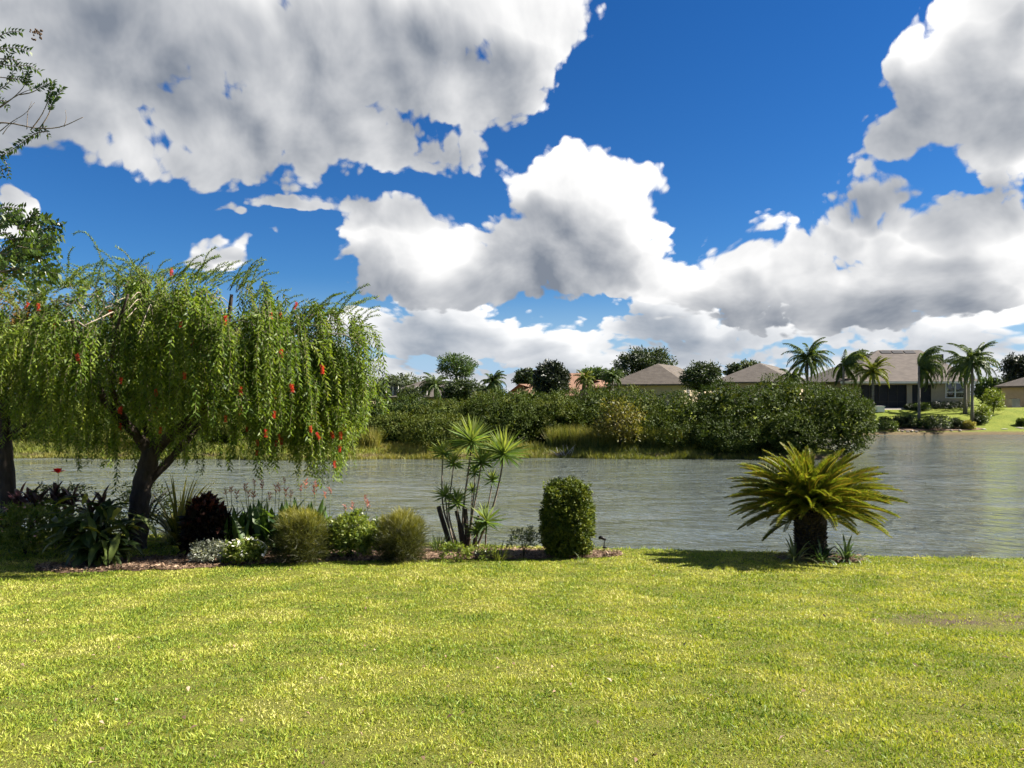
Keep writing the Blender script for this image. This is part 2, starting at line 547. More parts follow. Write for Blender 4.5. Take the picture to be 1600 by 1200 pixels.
# ------------------------------------------------------------------ mulch bed along the water
BED = [(55, 893, .5), (110, 896, 1.2), (230, 892, 1.5), (300, 889, 1.5), (430, 881, 1.7), (600, 877, 1.7), (760, 874, 1.25), (850, 874, 1.0), (930, 873, .8), (972, 868, .3)]
_bx = np.array([b[0] for b in BED]); _bp = np.array([ground_hit(b[0], b[1])[1] for b in BED]); _bd = np.array([b[2] for b in BED])
def bed_front(px):
    return np.interp(px, _bx, _bp) + 0.04 * np.sin(px * 0.11) + 0.03 * np.sin(px * 0.037 + 1)
def in_bed(x, y):
    px = 800 + F * x / y
    f = bed_front(px)
    return (px > 55) & (px < 972) & (y > f) & (y < f + np.interp(px, _bx, _bd))
SAGO = ground_hit(1266, 872)
def in_sago_bed(x, y):
    return ((x - SAGO[0] - 0.15) / 0.78) ** 2 + ((y - SAGO[1] + 0.05) / 0.42) ** 2 < 1

M['mulch'] = plain_mat('mulch_soil', (0.075, 0.045, 0.028), (0.20, 0.13, 0.085), 25, 0.95, 0.02, 60)
mb = MB()
pxs = np.linspace(55, 972, 160)
rows = 9
vv = []
for px in pxs:
    f = bed_front(px); dpt = np.interp(px, _bx, _bd)
    for r in range(rows):
        y = f + dpt * r / (rows - 1)
        x = (px - 800) / F * y
        e = min(r, rows - 1 - r) / 2.0
        vv.append((x, y, ground_z(x, y) + 0.006 + 0.03 * min(1, e) + 0.012 * rng.random()))
ff = [(i * rows + r, (i + 1) * rows + r, (i + 1) * rows + r + 1, i * rows + r + 1) for i in range(len(pxs) - 1) for r in range(rows - 1)]
mb.add(vv, ff)
tag(mb.build('mulch_bed', M['mulch']), kind='structure')
mb = MB()
ang = np.linspace(0, 2 * np.pi, 28, endpoint=False)
sv = [(SAGO[0] + 0.15, SAGO[1] - 0.05, ground_z(SAGO[0] + 0.15, SAGO[1] - 0.05) + 0.04)]
for a in ang:
    x = SAGO[0] + 0.15 + 0.78 * math.cos(a); y = SAGO[1] - 0.05 + 0.42 * math.sin(a)
    sv.append((x, y, ground_z(x, y) + 0.006))
mb.add(sv, [(0, 1 + i, 1 + (i + 1) % 28) for i in range(28)])
tag(mb.build('mulch_ring', M['mulch']), kind='structure')

# wood chips
M['chip'] = leaf_mat('wood_chips', [(0.06, 0.035, 0.022), (0.14, 0.085, 0.05), (0.24, 0.16, 0.10), (0.36, 0.27, 0.19)], 0.0, 0.9)
cpx = rng.uniform(56, 970, 9000); cf = bed_front(cpx); cd = np.interp(cpx, _bx, _bd)
cyy_ = cf + cd * rng.random(9000) ** 1.4
cxx_ = (cpx - 800) / F * cyy_
a_ = rng.uniform(0, 2 * np.pi, 800); rr = np.sqrt(rng.random(800))
cxx_ = np.concatenate([cxx_, SAGO[0] + 0.15 + 0.8 * rr * np.cos(a_)]); cyy_ = np.concatenate([cyy_, SAGO[1] - 0.05 + 0.44 * rr * np.sin(a_)])
n = len(cxx_)
pos = np.stack([cxx_, cyy_, ground_z(cxx_, cyy_) + 0.03 + 0.03 * rng.random(n)], 1)
dd = rdir(n); dd[:, 2] *= 0.3
nn = rdir(n); nn[:, 2] = 1.2
chips = quads_mesh('wood_chips', kites(pos, dd, nn, rng.uniform(0.03, 0.09, n), rng.uniform(0.012, 0.03, n), 0.05), M['chip'])
tag(new_obj('wood_chips', chips), 'brown shredded wood chips covering the planting bed', 'wood chips', kind='stuff')

# ------------------------------------------------------------------ lawn grass
M['blade'] = leaf_mat('grass_blades', [(0.045, 0.10, 0.012), (0.14, 0.215, 0.022), (0.265, 0.32, 0.036), (0.39, 0.40, 0.07), (0.56, 0.51, 0.22)], 0.30, 0.55, patch=1.1, spec=0.3, tcol=1.25)
def lawn_points(n_target):
    u = rng.random(n_target)
    y0, y1 = 2.4, 17.0
    y = (np.sqrt(y0) + u * (np.sqrt(y1) - np.sqrt(y0))) ** 2        # thins out with distance
    x = rng.uniform(-1, 1, n_target) * (0.71 * y + 2.8)
    k = (y < shore_y(x) + 0.12) & ~in_bed(x, y) & ~in_sago_bed(x, y)
    # the worn patch keeps only some of its grass
    w = ((x - 5.6) / 1.9) ** 2 + ((y - 8.35) / 0.75) ** 2
    w += 0.45 * np.sin(x * 5.3 + 1) * np.sin(y * 9.1 + x * 2.0)
    k &= ~((w < 0.75) & (rng.random(n_target) < 0.78))
    return x[k], y[k]
gxp, gyp = lawn_points(690000)
ex = rng.uniform(-14, 14, 16000); ey = shore_y(ex) + rng.normal(size=16000) * 0.07 + 0.06 + 0.05 * np.sin(ex * 3.1) * np.sin(ex * 1.27)
ek = ~in_bed(ex, ey) & (ground_z(ex, ey) > 0.0)
fringe = np.concatenate([np.zeros(len(gxp), bool), np.ones(ek.sum(), bool)])
gxp = np.concatenate([gxp, ex[ek]]); gyp = np.concatenate([gyp, ey[ek]])
n = len(gxp)
sc_ = (gyp / 3.5) ** 0.55
pos = np.stack([gxp, gyp, ground_z(gxp, gyp) - 0.004], 1)
lean = rng.normal(size=(n, 3)) * 0.75; lean[:, 2] = rng.uniform(0.45, 1.3, n)
Lg = rng.uniform(0.020, 0.046, n) * (0.75 + 0.25 * sc_); Wg = rng.uniform(0.004, 0.0075, n) * sc_
clump = 0.8 + 0.45 * np.sin(gxp * 7.3 + 2 * np.sin(gyp * 5.1)) * np.sin(gyp * 8.7 + 1.7 * np.sin(gxp * 4.3))
Lg *= clump
Lg = np.where(fringe, Lg * 2.0, Lg)
gv = rng.random(n) ** 0.9
gv = np.where(rng.random(n) < 0.05, 1.0, gv)
grass = quads_mesh('lawn_grass', kites(pos, lean, rdir(n), Lg, Wg, 0.25, 0.4), M['blade'], gv)
tag(new_obj('lawn_grass', grass), 'short yellow-green lawn grass sloping down to the lake', 'grass', kind='stuff')

# a few fallen leaves and clippings on the lawn
n = 260
fy_ = rng.uniform(3.4, 13, n); fx_ = rng.uniform(-1, 1, n) * 0.7 * fy_
dd = rdir(n); dd[:, 2] *= 0.25
dead = quads_mesh('fallen_leaves', kites(np.stack([fx_, fy_, ground_z(fx_, fy_) + 0.035], 1), dd, rdir(n) * .5 + np.array([0, 0, 1.0]), rng.uniform(.025, .06, n), rng.uniform(.012, .028, n), 0.25), M['chip'])
tag(new_obj('fallen_leaves', dead), 'small brown fallen leaves scattered over the lawn', 'fallen leaves', kind='stuff')

# ------------------------------------------------------------------ leaf builders
def strap_mesh(name, L, Wd, e0, bend, mat, fold=0.18, nseg=6, widest=0.4, twist=0.0, wave=0.0, variant=0.5):
    """one long leaf growing along +X, rising at e0 and bending over by `bend` radians"""
    t = np.linspace(0, 1, nseg + 1)
    e = e0 - bend * t ** 1.3
    dx = np.cos(e); dz = np.sin(e)
    x = np.concatenate([[0], np.cumsum((dx[1:] + dx[:-1]) / 2)]) * L / nseg
    z = np.concatenate([[0], np.cumsum((dz[1:] + dz[:-1]) / 2)]) * L / nseg
    prof = np.where(t < widest, 0.25 + 0.75 * np.sin(t / widest * np.pi / 2), np.cos((t - widest) / (1 - widest) * np.pi / 2) ** 0.8)
    prof[-1] = 0.02
    w = Wd * 0.5 * prof
    V = []; 
    for k in range(nseg + 1):
        nrm_ = np.array([-dz[k], 0, dx[k]])
        lift = fold * w[k] + wave * w[k] * math.sin(k * 2.1)
        side = np.array([0, math.cos(twist * t[k]), math.sin(twist * t[k])])
        c = np.array([x[k], 0, z[k]])
        V += [c - side * w[k] + nrm_ * lift, c, c + side * w[k] + nrm_ * lift]
    Fc = []
    for k in range(nseg):
        a = k * 3
        Fc += [(a, a + 3, a + 4, a + 1), (a + 1, a + 4, a + 5, a + 2)]
    m_ = MB(); m_.add(V, Fc)
    me = m_.mesh(name)
    at = me.attributes.new('var', 'FLOAT', 'FACE')
    at.data.foreach_set('value', np.full(len(me.polygons), variant, np.float32))
    me.materials.append(mat)
    return me

def place(mesh, name, parent, loc, yaw, pitch=0.0, s=1.0, roll=0.0):
    o = new_obj(name, mesh, None, parent)
    o.location = [float(v) for v in loc]
    o.rotation_euler = (roll, -pitch, yaw)
    o.scale = (s, s, s)
    return o

def frond_mesh(name, L, e0, bend, nl, ll, lw, mat, vee=0.45, fwd=0.9, droop=0.0, stem_mat=None, bare=0.12, power=1.3, jitter=0.1, sidebend=0.0):
    """a feather leaf along +X: rib with leaflets on both sides"""
    m = 60
    t = np.linspace(0, 1, m)
    e = e0 - bend * t ** power
    x = np.concatenate([[0], np.cumsum(np.cos(e[1:]))]) * L / m
    z = np.concatenate([[0], np.cumsum(np.sin(e[1:]))]) * L / m
    yb = sidebend * t ** 2 * L
    q = np.linspace(bare, 0.985, nl)
    px_ = np.interp(q, t, x); pz_ = np.interp(q, t, z); py_ = np.interp(q, t, yb); pe = np.interp(q, t, e)
    tang = np.stack([np.cos(pe), 2 * sidebend * q, np.sin(pe)], 1); tang = norm(tang)
    upv = np.stack([-np.sin(pe), 0 * pe, np.cos(pe)], 1)
    prof = np.clip(np.minimum(0.45 + 2.4 * (q - bare), 1.0), 0, 1) * np.sqrt(np.clip(1.03 - q, 0, 1) * 1.25).clip(0.25, 1)
    V = []; var = []
    for sgn in (-1, 1):
        sidev = np.cross(upv, tang) * sgn
        f = fwd * (0.85 + 0.5 * q)
        d = sidev * np.cos(f)[:, None] + tang * np.sin(f)[:, None] + upv * vee
        d[:, 2] -= droop
        d = norm(d + rng.normal(size=d.shape) * jitter)
        pos_ = np.stack([px_, py_, pz_], 1)
        V.append(kites(pos_, d, upv + rng.normal(size=d.shape) * 0.2, ll * prof * rng.uniform(0.85, 1.1, nl), lw * np.ones(nl), 0.12 + droop * 0.25, 0.35))
        var.append(rng.random(nl) * 0.6 + 0.2 + 0.2 * q)
    # rib as two crossed strips of narrow quads
    rp = np.stack([x, yb, z], 1)[::4]
    wdt = 0.5 * lw * 1.6 * np.linspace(1.3, 0.3, len(rp))
    rq = []
    for axis in (np.array([0, 1, 0.0]), np.array([0, 0, 1.0])):
        a = rp[:-1] - axis * wdt[:-1, None]; b = rp[1:] - axis * wdt[1:, None]
        c = rp[1:] + axis * wdt[1:, None]; dd_ = rp[:-1] + axis * wdt[:-1, None]
        rq.append(np.stack([a, b, c, dd_], 1))
    rq = np.concatenate(rq)
    V.append(rq); var.append(np.full(len(rq), 0.95))
    return quads_mesh(name, np.concatenate(V), mat, np.concatenate(var))

def clump_foliage(name, centers, radii, per, L, Wd, mat, parent, outward=None, up=0.4, out_bias=0.8, var=None, bend=0.15, squash=0.8, tone=None):
    """leaves gathered in small clusters: uneven outline, light and dark clumps, gaps between"""
    nc = len(centers)
    tot = nc * per
    ci = np.repeat(np.arange(nc), per)
    off = rdir(tot) * (rng.random(tot) ** 0.6)[:, None]
    off[:, 2] *= squash
    pos_ = centers[ci] + off * np.broadcast_to(radii, (nc,))[ci][:, None]
    d = rdir(tot) + off * out_bias
    if outward is not None:
        d += outward[ci] * out_bias
    d[:, 2] += up
    vr = np.clip(rng.random(nc)[ci] * 0.55 + rng.random(tot) * 0.45, 0, 1) if var is None else var(pos_)
    if tone is not None:
        vr = np.clip(tone[ci] * 0.6 + vr * 0.45, 0, 1)
    nr = rdir(tot) * 0.7 + np.array([0, 0, 0.5])
    if outward is not None:
        nr += outward[ci] * 0.9
    me = quads_mesh(name, kites(pos_, d, nr, rng.uniform(0.7, 1.2, tot) * L, rng.uniform(0.8, 1.15, tot) * Wd, bend), mat, vr)
    return new_obj(name, me, None, parent)

def shell(n, rx, ry, rz, zc, jitter=0.15, low=-0.7, power=2.0):
    """points on a lumpy (super)ellipsoid shell, local to the thing"""
    d = rdir(n * 2)
    d = d[d[:, 2] > low][:n]
    if power != 2.0:
        d = d / (np.sum(np.abs(d) ** power, axis=1) ** (1 / power))[:, None]
    ph = np.arctan2(d[:, 1], d[:, 0])
    lump = 1 + 0.10 * np.sin(3 * ph + 5 * d[:, 2]) + 0.08 * np.sin(5 * ph - 4 * d[:, 2] + 1)
    r = (1 - jitter * rng.random(len(d))) * (lump if power == 2.0 else 1 + 0.55 * (lump - 1))
    return d * r[:, None] * np.array([rx, ry, rz]) + np.array([0, 0, zc]), d

def stems(parent, n, height, spread, r=0.012, mat=None, name='stem', forks=2):
    m_ = MB()
    for k in range(n):
        a = rng.uniform(0, 2 * np.pi); s = spread * rng.uniform(0.3, 1.0)
        pts = [(0.25 * s * math.cos(a) * u + s * math.cos(a) * u * u * 0.75, 0.25 * s * math.sin(a) * u + s * math.sin(a) * u * u * 0.75, height * u) for u in np.linspace(0, 1, 5)]
        m_.tube(pts, np.linspace(r, r * 0.4, 5), 5)
        for f in range(forks):
            p0 = np.array(pts[2 + f % 2]); dv = np.array([math.cos(a + rng.normal()), math.sin(a + rng.normal()), 0.9]) * height * 0.35
            m_.tube([p0, p0 + dv * 0.5 + rng.normal(size=3) * 0.02, p0 + dv], [r * 0.6, r * 0.45, r * 0.25], 4)
    return m_.build(name, mat or M['bark'], parent)

# ------------------------------------------------------------------ weeping bottlebrush
rng = np.random.default_rng(21)
M['bottlebrush_leaf'] = leaf_mat('bottlebrush_leaf', [(0.022, 0.045, 0.008), (0.065, 0.115, 0.013), (0.13, 0.185, 0.020), (0.21, 0.245, 0.035)], 0.36, 0.5, spec=0.25)
M['strand_twig'] = plain_mat('strand_twig', (0.06, 0.055, 0.025), (0.13, 0.115, 0.06), 14, 0.85)
M['red_flower'] = leaf_mat('red_flower', [(0.35, 0.012, 0.012), (0.55, 0.03, 0.02), (0.62, 0.09, 0.05)], 0.3, 0.6)
BD = 14.4
tree = thing('bottlebrush_tree', (*P(214, 850, BD)[:2], 0), 'weeping bottlebrush tree with hanging leafy strands and red flowers', 'tree')
TB = np.array(tree.location)
TB[2] = ground_z(TB[0], TB[1]) - 0.05
tree.location = TB
def L3(px, py, dy=0.0):
    return P(px, py, BD + dy) - TB
trunk = MB()
def limb(pts, r0, r1, n=9):
    pts = np.array(pts); k = 5
    tt = np.linspace(0, len(pts) - 1, (len(pts) - 1) * k + 1)
    ip = np.array([np.interp(tt, np.arange(len(pts)), pts[:, i]) for i in range(3)]).T
    # smooth the corners
    for _ in range(3):
        ip[1:-1] = (ip[:-2] + 2 * ip[1:-1] + ip[2:]) / 4
    trunk.tube(ip, np.linspace(r0, r1, len(ip)) * (1 + 0.06 * np.sin(np.arange(len(ip)) * 1.7)), n, rough=0.12)
limb([L3(212, 872), L3(215, 825), L3(218, 790), L3(222, 755), L3(233, 722), L3(238, 700)], 0.20, 0.165)
limb([L3(236, 712), L3(222, 690, -.1), L3(200, 665, -.3), L3(165, 630, -.7), L3(130, 560, -1.1), L3(110, 490, -1.3)], 0.125, 0.03)
limb([L3(238, 706), L3(232, 670, .2), L3(228, 620, .4), L3(240, 540, .6), L3(235, 470, .8)], 0.12, 0.03)
limb([L3(240, 708), L3(262, 682, -.1), L3(300, 655, -.3), L3(335, 600, -.6), L3(355, 520, -.9), L3(362, 460, -1.0)], 0.12, 0.03)
limb([L3(228, 757, .02), L3(262, 722, .15), L3(296, 684, .4), L3(330, 640, .7), L3(400, 580, 1.0), L3(470, 510, .8), L3(505, 480, .6)], 0.085, 0.028)
limb([L3(300, 655, -.3), L3(360, 610, -.7), L3(430, 545, -.5), L3(490, 490, -.2)], 0.06, 0.025)
limb([L3(228, 640, .3), L3(170, 580, 1.0), L3(120, 520, 1.5), L3(80, 470, 1.6)], 0.06, 0.02)
limb([L3(236, 560, .6), L3(300, 500, 1.3), L3(340, 455, 1.6)], 0.05, 0.02)
limb([L3(200, 665, -.3), L3(170, 600, -1.2), L3(180, 520, -1.9), L3(200, 460, -2.1)], 0.05, 0.02)
limb([L3(335, 600, -.6), L3(320, 540, -1.5), L3(300, 470, -2.0)], 0.045, 0.02)
trunk.build('trunk', M['bark'], tree)

TOPX = np.array([0, 20, 60, 100, 130, 170, 220, 270, 330, 380, 415, 440, 455, 490, 530, 555, 572])
TOPY = np.array([490, 465, 436, 416, 420, 418, 410, 410, 412, 426, 452, 486, 474, 458, 464, 490, 530])
BOTX = np.array([0, 20, 60, 100, 150, 190, 225, 260, 300, 330, 370, 410, 445, 455, 480, 520, 545, 560, 575])
BOTY = np.array([640, 660, 670, 695, 705, 700, 690, 690, 700, 675, 705, 715, 700, 690, 728, 738, 705, 650, 560])
twq = []; lfq = []; lfv = []; strands = []
def strand(p0, outdir, L, rise, out, hang=1.0, leaf=0.088, seg=0.023, tone=None):
    m_ = max(5, int(L / 0.10))
    u = np.linspace(0, 1, m_)
    arc = 1 - np.exp(-3.2 * u * L / max(0.3, L) * 1.0)
    pts = p0 + outdir[None, :] * (out * arc)[:, None]
    pts[:, 2] = p0[2] + rise * np.sin(np.minimum(u * 3.0, math.pi) ) * (1 - u) - hang * L * np.clip(u - 0.06, 0, 1) ** 1.12
    ph = rng.uniform(0, 6.28)
    pts[:, 0] += 0.018 * np.sin(u * L * 5 + ph); pts[:, 1] += 0.018 * np.cos(u * L * 4 + ph)
    seglen = np.linalg.norm(np.diff(pts, axis=0), axis=1); cum = np.concatenate([[0], np.cumsum(seglen)])
    nl = max(6, int(cum[-1] / seg))
    q = np.linspace(0.08 * cum[-1], cum[-1], nl)
    lp = np.array([np.interp(q, cum, pts[:, i]) for i in range(3)]).T
    tg = norm(np.gradient(lp, axis=0))
    a = np.arange(nl) * 2.4 + ph
    ref = np.array([1.0, 0.15, 0.1]); u1 = norm(np.cross(tg, ref)); u2 = np.cross(tg, u1)
    d = tg * 0.75 + (u1 * np.cos(a)[:, None] + u2 * np.sin(a)[:, None]) * 0.8
    d[:, 2] += 0.1
    leaf = leaf * rng.uniform(.8, 1.45)
    lfq.append(kites(lp, d, rdir(nl) * 0.5 + tg * -0.6, leaf * rng.uniform(0.7, 1.15, nl), 0.29 * leaf * rng.uniform(0.8, 1.2, nl), 0.1, 0.4))
    tv = rng.random() * 0.5 if tone is None else tone
    lfv.append(np.clip(tv + rng.random(nl) * 0.45 + 0.12 * (q / cum[-1]), 0, 1))
    w = np.array([0.0022, 0.0022, 0])
    twq.append(np.stack([pts[:-1] - w, pts[1:] - w, pts[1:] + w, pts[:-1] + w], 1))
    strands.append(pts)
    return pts
axis = L3(290, 560)
NB_ = 72                                             # branch ends, each carrying a drooping clump of strands
for k in range(NB_):
    bpx = 10 + 545 * (k + rng.random()) / NB_ if k % 2 else rng.uniform(10, 552)
    half = 2.6 * math.sqrt(max(0.03, 1 - ((bpx - 285) / 300.0) ** 2))
    bdy = rng.uniform(-1, 1) * (half if bpx < 440 else 1.1)
    top = np.interp(bpx, TOPX, TOPY); bot = np.interp(bpx, BOTX, BOTY)
    by = top - 2 + (abs(bdy) / 2.75) ** 2 * 55 + (rng.random() ** 1.9) * 0.55 * (bot - top)
    btone = rng.random() ** 1.5 * 0.5
    for q in range(rng.integers(5, 9)):
        ox, oy = rng.normal() * 24, rng.normal() * 0.28
        px, dy = bpx + ox, bdy + oy
        if (419 < px < 446 and rng.random() < 0.75) or px > 560:
            continue                                 # the gap between the two lobes
        y0 = by + 18 * ((ox / 30) ** 2 + (oy / .35) ** 2) ** .7 + rng.uniform(-4, 10)
        bot = np.interp(px, BOTX, BOTY)
        yb = bot - rng.random() ** 1.3 * 0.6 * max(10, bot - y0)
        Lk = max(0.3, (yb - y0) / F * (BD + dy))
        if rng.random() < 0.4:
            Lk = min(Lk, rng.uniform(0.35, 0.9))
        c0 = L3(px, y0, dy)
        od0 = np.array([c0[0] - axis[0] + ox * .01, c0[1] - axis[1], 0.0]); od0 = od0 / (np.linalg.norm(od0) + 1e-6)
        out0 = rng.uniform(0.08, 0.5)
        for q_ in range(rng.integers(4, 8)):
            od = norm(od0 + rng.normal(size=3) * np.array([.35, .35, 0]))
            strand(c0 + rng.normal(size=3) * np.array([.09, .09, .05]), od, Lk * rng.uniform(0.5, 1.05), rng.uniform(0.04, 0.22), out0 * rng.uniform(.6, 1.2), tone=np.clip(btone + rng.normal() * .1, 0, .6))
# strands inside the crown, on the inner boughs
for k in range(1500):
    px = rng.uniform(20, 550)
    top = np.interp(px, TOPX, TOPY); bot = np.interp(px, BOTX, BOTY)
    y0 = rng.uniform(top + 70, bot - 15); dy = rng.uniform(-1.0, 2.4) if px < 440 else rng.uniform(-.8, 1.0)
    strand(L3(px, y0, dy), norm(rng.normal(size=3) * np.array([1, 1, 0])), rng.uniform(.3, .75), .05, .15)
# long tassels that reach below the rest
for (px, y0, y1, dy) in [(176, 640, 770, -.6), (205, 640, 745, .2), (135, 650, 730, -.4), (466, 640, 770, -.3), (415, 620, 728, -.8), (520, 640, 745, .1), (545, 600, 715, .3), (322, 690, 745, .2), (310, 690, 738, .2), (500, 620, 738, -.4)]:
    strand(L3(px, y0, dy), norm(rng.normal(size=3) * np.array([1, 1, 0])), (y1 - y0) / F * BD, 0.02, 0.08)
# shoots standing up from the top and arching over
def shoot(path, tone=0.35, leaf=0.055):
    pts = np.array(path); m_ = 14
    tt = np.linspace(0, len(pts) - 1, m_)
    pts = np.array([np.interp(tt, np.arange(len(pts)), pts[:, i]) for i in range(3)]).T
    for _ in range(2):
        pts[1:-1] = (pts[:-2] + 2 * pts[1:-1] + pts[2:]) / 4
    seglen = np.linalg.norm(np.diff(pts, axis=0), axis=1); cum = np.concatenate([[0], np.cumsum(seglen)])
    nl = int(cum[-1] / 0.012)
    q = np.linspace(0.15 * cum[-1], cum[-1], nl)
    lp = np.array([np.interp(q, cum, pts[:, i]) for i in range(3)]).T
    tg = norm(np.gradient(lp, axis=0)); a = np.arange(nl) * 2.4
    u1 = norm(np.cross(tg, np.array([0.3, 1, 0.2]))); u2 = np.cross(tg, u1)
    d = tg * 0.8 + (u1 * np.cos(a)[:, None] + u2 * np.sin(a)[:, None]) * 0.75
    lfq.append(kites(lp, d, rdir(nl), leaf * rng.uniform(0.7, 1.1, nl), 0.018 * np.ones(nl), 0.1, 0.4))
    lfv.append(np.clip(tone + rng.random(nl) * 0.4, 0, 1))
    w = np.array([0.004, 0.004, 0])
    twq.append(np.stack([pts[:-1] - w, pts[1:] - w, pts[1:] + w, pts[:-1] + w], 1))
shoot([L3(166, 445), L3(160, 410), L3(152, 385), L3(138, 364), L3(124, 360), L3(115, 366)], 0.2)
shoot([L3(190, 425), L3(198, 415), L3(207, 406)], 0.2)
for k in range(190):
    px = rng.uniform(30, 555)
    top = np.interp(px, TOPX, TOPY)
    dy = rng.uniform(-1.6, 1.6)
    p0 = L3(px, top + 34, dy)
    sgn = 1.0 if px > 250 else rng.choice([-1, 1])
    ln = rng.uniform(0.25, 0.8)
    v = np.array([sgn * rng.uniform(0.3, 1.0), rng.normal() * 0.4, rng.uniform(0.5, 1.0)])
    v = v / np.linalg.norm(v) * ln
    shoot([p0, p0 + v * 0.5, p0 + v * 0.9 + [0, 0, -0.02], p0 + v * 1.15 + np.array([sgn * 0.08, 0, -0.10])], rng.uniform(0.1, 0.5))
new_obj('hanging_foliage', quads_mesh('hanging_foliage', np.concatenate(lfq), M['bottlebrush_leaf'], np.concatenate(lfv)), None, tree)
new_obj('hanging_twig', quads_mesh('hanging_twig', np.concatenate(twq), M['strand_twig']), None, tree)
# pale arching branches under the canopy top
br = MB()
for k in range(44):
    px = rng.uniform(60, 550)
    top = np.interp(px, TOPX, TOPY); dy = rng.uniform(-2.2, 1.6) if px < 440 else rng.uniform(-1, 1)
    p1 = L3(px, top + rng.uniform(22, 60) + (dy / 2.6) ** 2 * 50, dy)
    src = L3(px + (250 - px) * 0.35, top + 95, dy * 0.5)
    mid_ = (src + p1) / 2 + np.array([0, 0, 0.22])
    od = norm(np.array([p1[0] - axis[0], p1[1] - axis[1], 0]))
    end = p1 + od * rng.uniform(0.2, 0.5) + np.array([0, 0, -rng.uniform(0.15, 0.5)])
    pts = np.array([src, mid_, p1, end])
    tt = np.linspace(0, 3, 13); ip = np.array([np.interp(tt, np.arange(4), pts[:, i]) for i in range(3)]).T
    for _ in range(3):
        ip[1:-1] = (ip[:-2] + 2 * ip[1:-1] + ip[2:]) / 4
    br.tube(ip, np.linspace(0.016, 0.005, 13), 5)
br.build('branch', M['pale_bark'], tree)
# flowers: red brushes on the strands
def brush_mesh(i):
    n_ = 150
    zt = rng.uniform(-0.065, 0.065, n_); a = rng.uniform(0, 6.28, n_)
    d = np.stack([np.cos(a), np.sin(a), rng.normal(size=n_) * 0.35 - 0.15], 1)
    pos_ = np.stack([0 * zt, 0 * zt, zt], 1)
    return quads_mesh('flower', kites(pos_, d, rdir(n_), rng.uniform(0.03, 0.045, n_), np.full(n_, 0.007), 0.05), M['red_flower'])
brushes = [brush_mesh(i) for i in range(3)]
FL = [(43, 476), (62, 478), (184, 430), (276, 415), (174, 488), (256, 541), (262, 492), (286, 505), (190, 592), (245, 612), (288, 588), (376, 612), (376, 640), (246, 642), (190, 672), (254, 676), (190, 640), (440, 552), (444, 582), (460, 606), (427, 645), (387, 672), (404, 692), (416, 681), (440, 683), (436, 696), (438, 690), (485, 670), (504, 664), (520, 678), (540, 668), (508, 577), (533, 682), (520, 724), (533, 702), (397, 707), (457, 473), (424, 492), (440, 494), (500, 683), (300, 535), (354, 500), (430, 618), (470, 640), (355, 655), (120, 560), (90, 510)]
allp = np.concatenate(strands)
ap = allp + TB
apx = 800 + F * ap[:, 0] / ap[:, 1]; apy = HZ + (CZ - ap[:, 2]) * F / ap[:, 1]
for i, (fx, fy) in enumerate(FL):
    sc2 = np.hypot(apx - fx, apy - fy) * 1.6 + (ap[:, 1] - (BD - 3)) * 4.0
    k = int(np.argmin(sc2))
    yy = ap[k, 1] - 0.04
    o = place(brushes[i % 3], 'flower', tree, ap[k] - TB + np.array([0, -0.03, 0]), rng.uniform(0, 6), rng.normal() * 0.25, rng.uniform(0.8, 1.15))

# ------------------------------------------------------------------ tree at the left edge behind the bed
M['autumn_leaf'] = leaf_mat('turning_leaf', [(0.03, 0.05, 0.012), (0.06, 0.085, 0.015), (0.12, 0.10, 0.02), (0.16, 0.085, 0.025), (0.10, 0.04, 0.02)], 0.35, 0.5)
t2 = thing('shade_tree', (0, 0, 0), 'dark straight trunk with spreading yellow-brown foliage beside the bottlebrush tree', 'tree')
B2 = P(12, 800, 15.6); B2[2] = ground_z(B2[0], B2[1]) - 0.05
t2.location = B2
def Q(px, py, dy=0.0):
    return P(px, py, 15.6 + dy) - B2
tm = MB()
def tlimb(mbx, pts, r0, r1, n=8):
    pts = np.array(pts); tt = np.linspace(0, len(pts) - 1, (len(pts) - 1) * 4 + 1)
    ip = np.array([np.interp(tt, np.arange(len(pts)), pts[:, i]) for i in range(3)]).T
    for _ in range(3):
        ip[1:-1] = (ip[:-2] + 2 * ip[1:-1] + ip[2:]) / 4
    mbx.tube(ip, np.linspace(r0, r1, len(ip)), n, rough=0.1)
tlimb(tm, [Q(14, 840), Q(13, 780), Q(10, 720), Q(6, 660), Q(0, 590), Q(-10, 520)], 0.17, 0.09)
tlimb(tm, [Q(8, 690), Q(24, 672), Q(46, 662), Q(70, 640)], 0.05, 0.025)
tlimb(tm, [Q(2, 600), Q(30, 540), Q(50, 470)], 0.06, 0.02)
tlimb(tm, [Q(-4, 580), Q(-70, 520), Q(-140, 450)], 0.07, 0.02)
tlimb(tm, [Q(-10, 520), Q(-20, 450), Q(-30, 400)], 0.07, 0.02)
tm.build('trunk', M['bark'], t2)
cc, od = shell(330, 2.3, 2.3, 1.7, 0, 0.6, -0.95)
cc += Q(-75, 515)
clump_foliage('crown', cc, 0.30, 42, 0.085, 0.035, M['autumn_leaf'], t2, od, 0.1)

rng = np.random.default_rng(33)
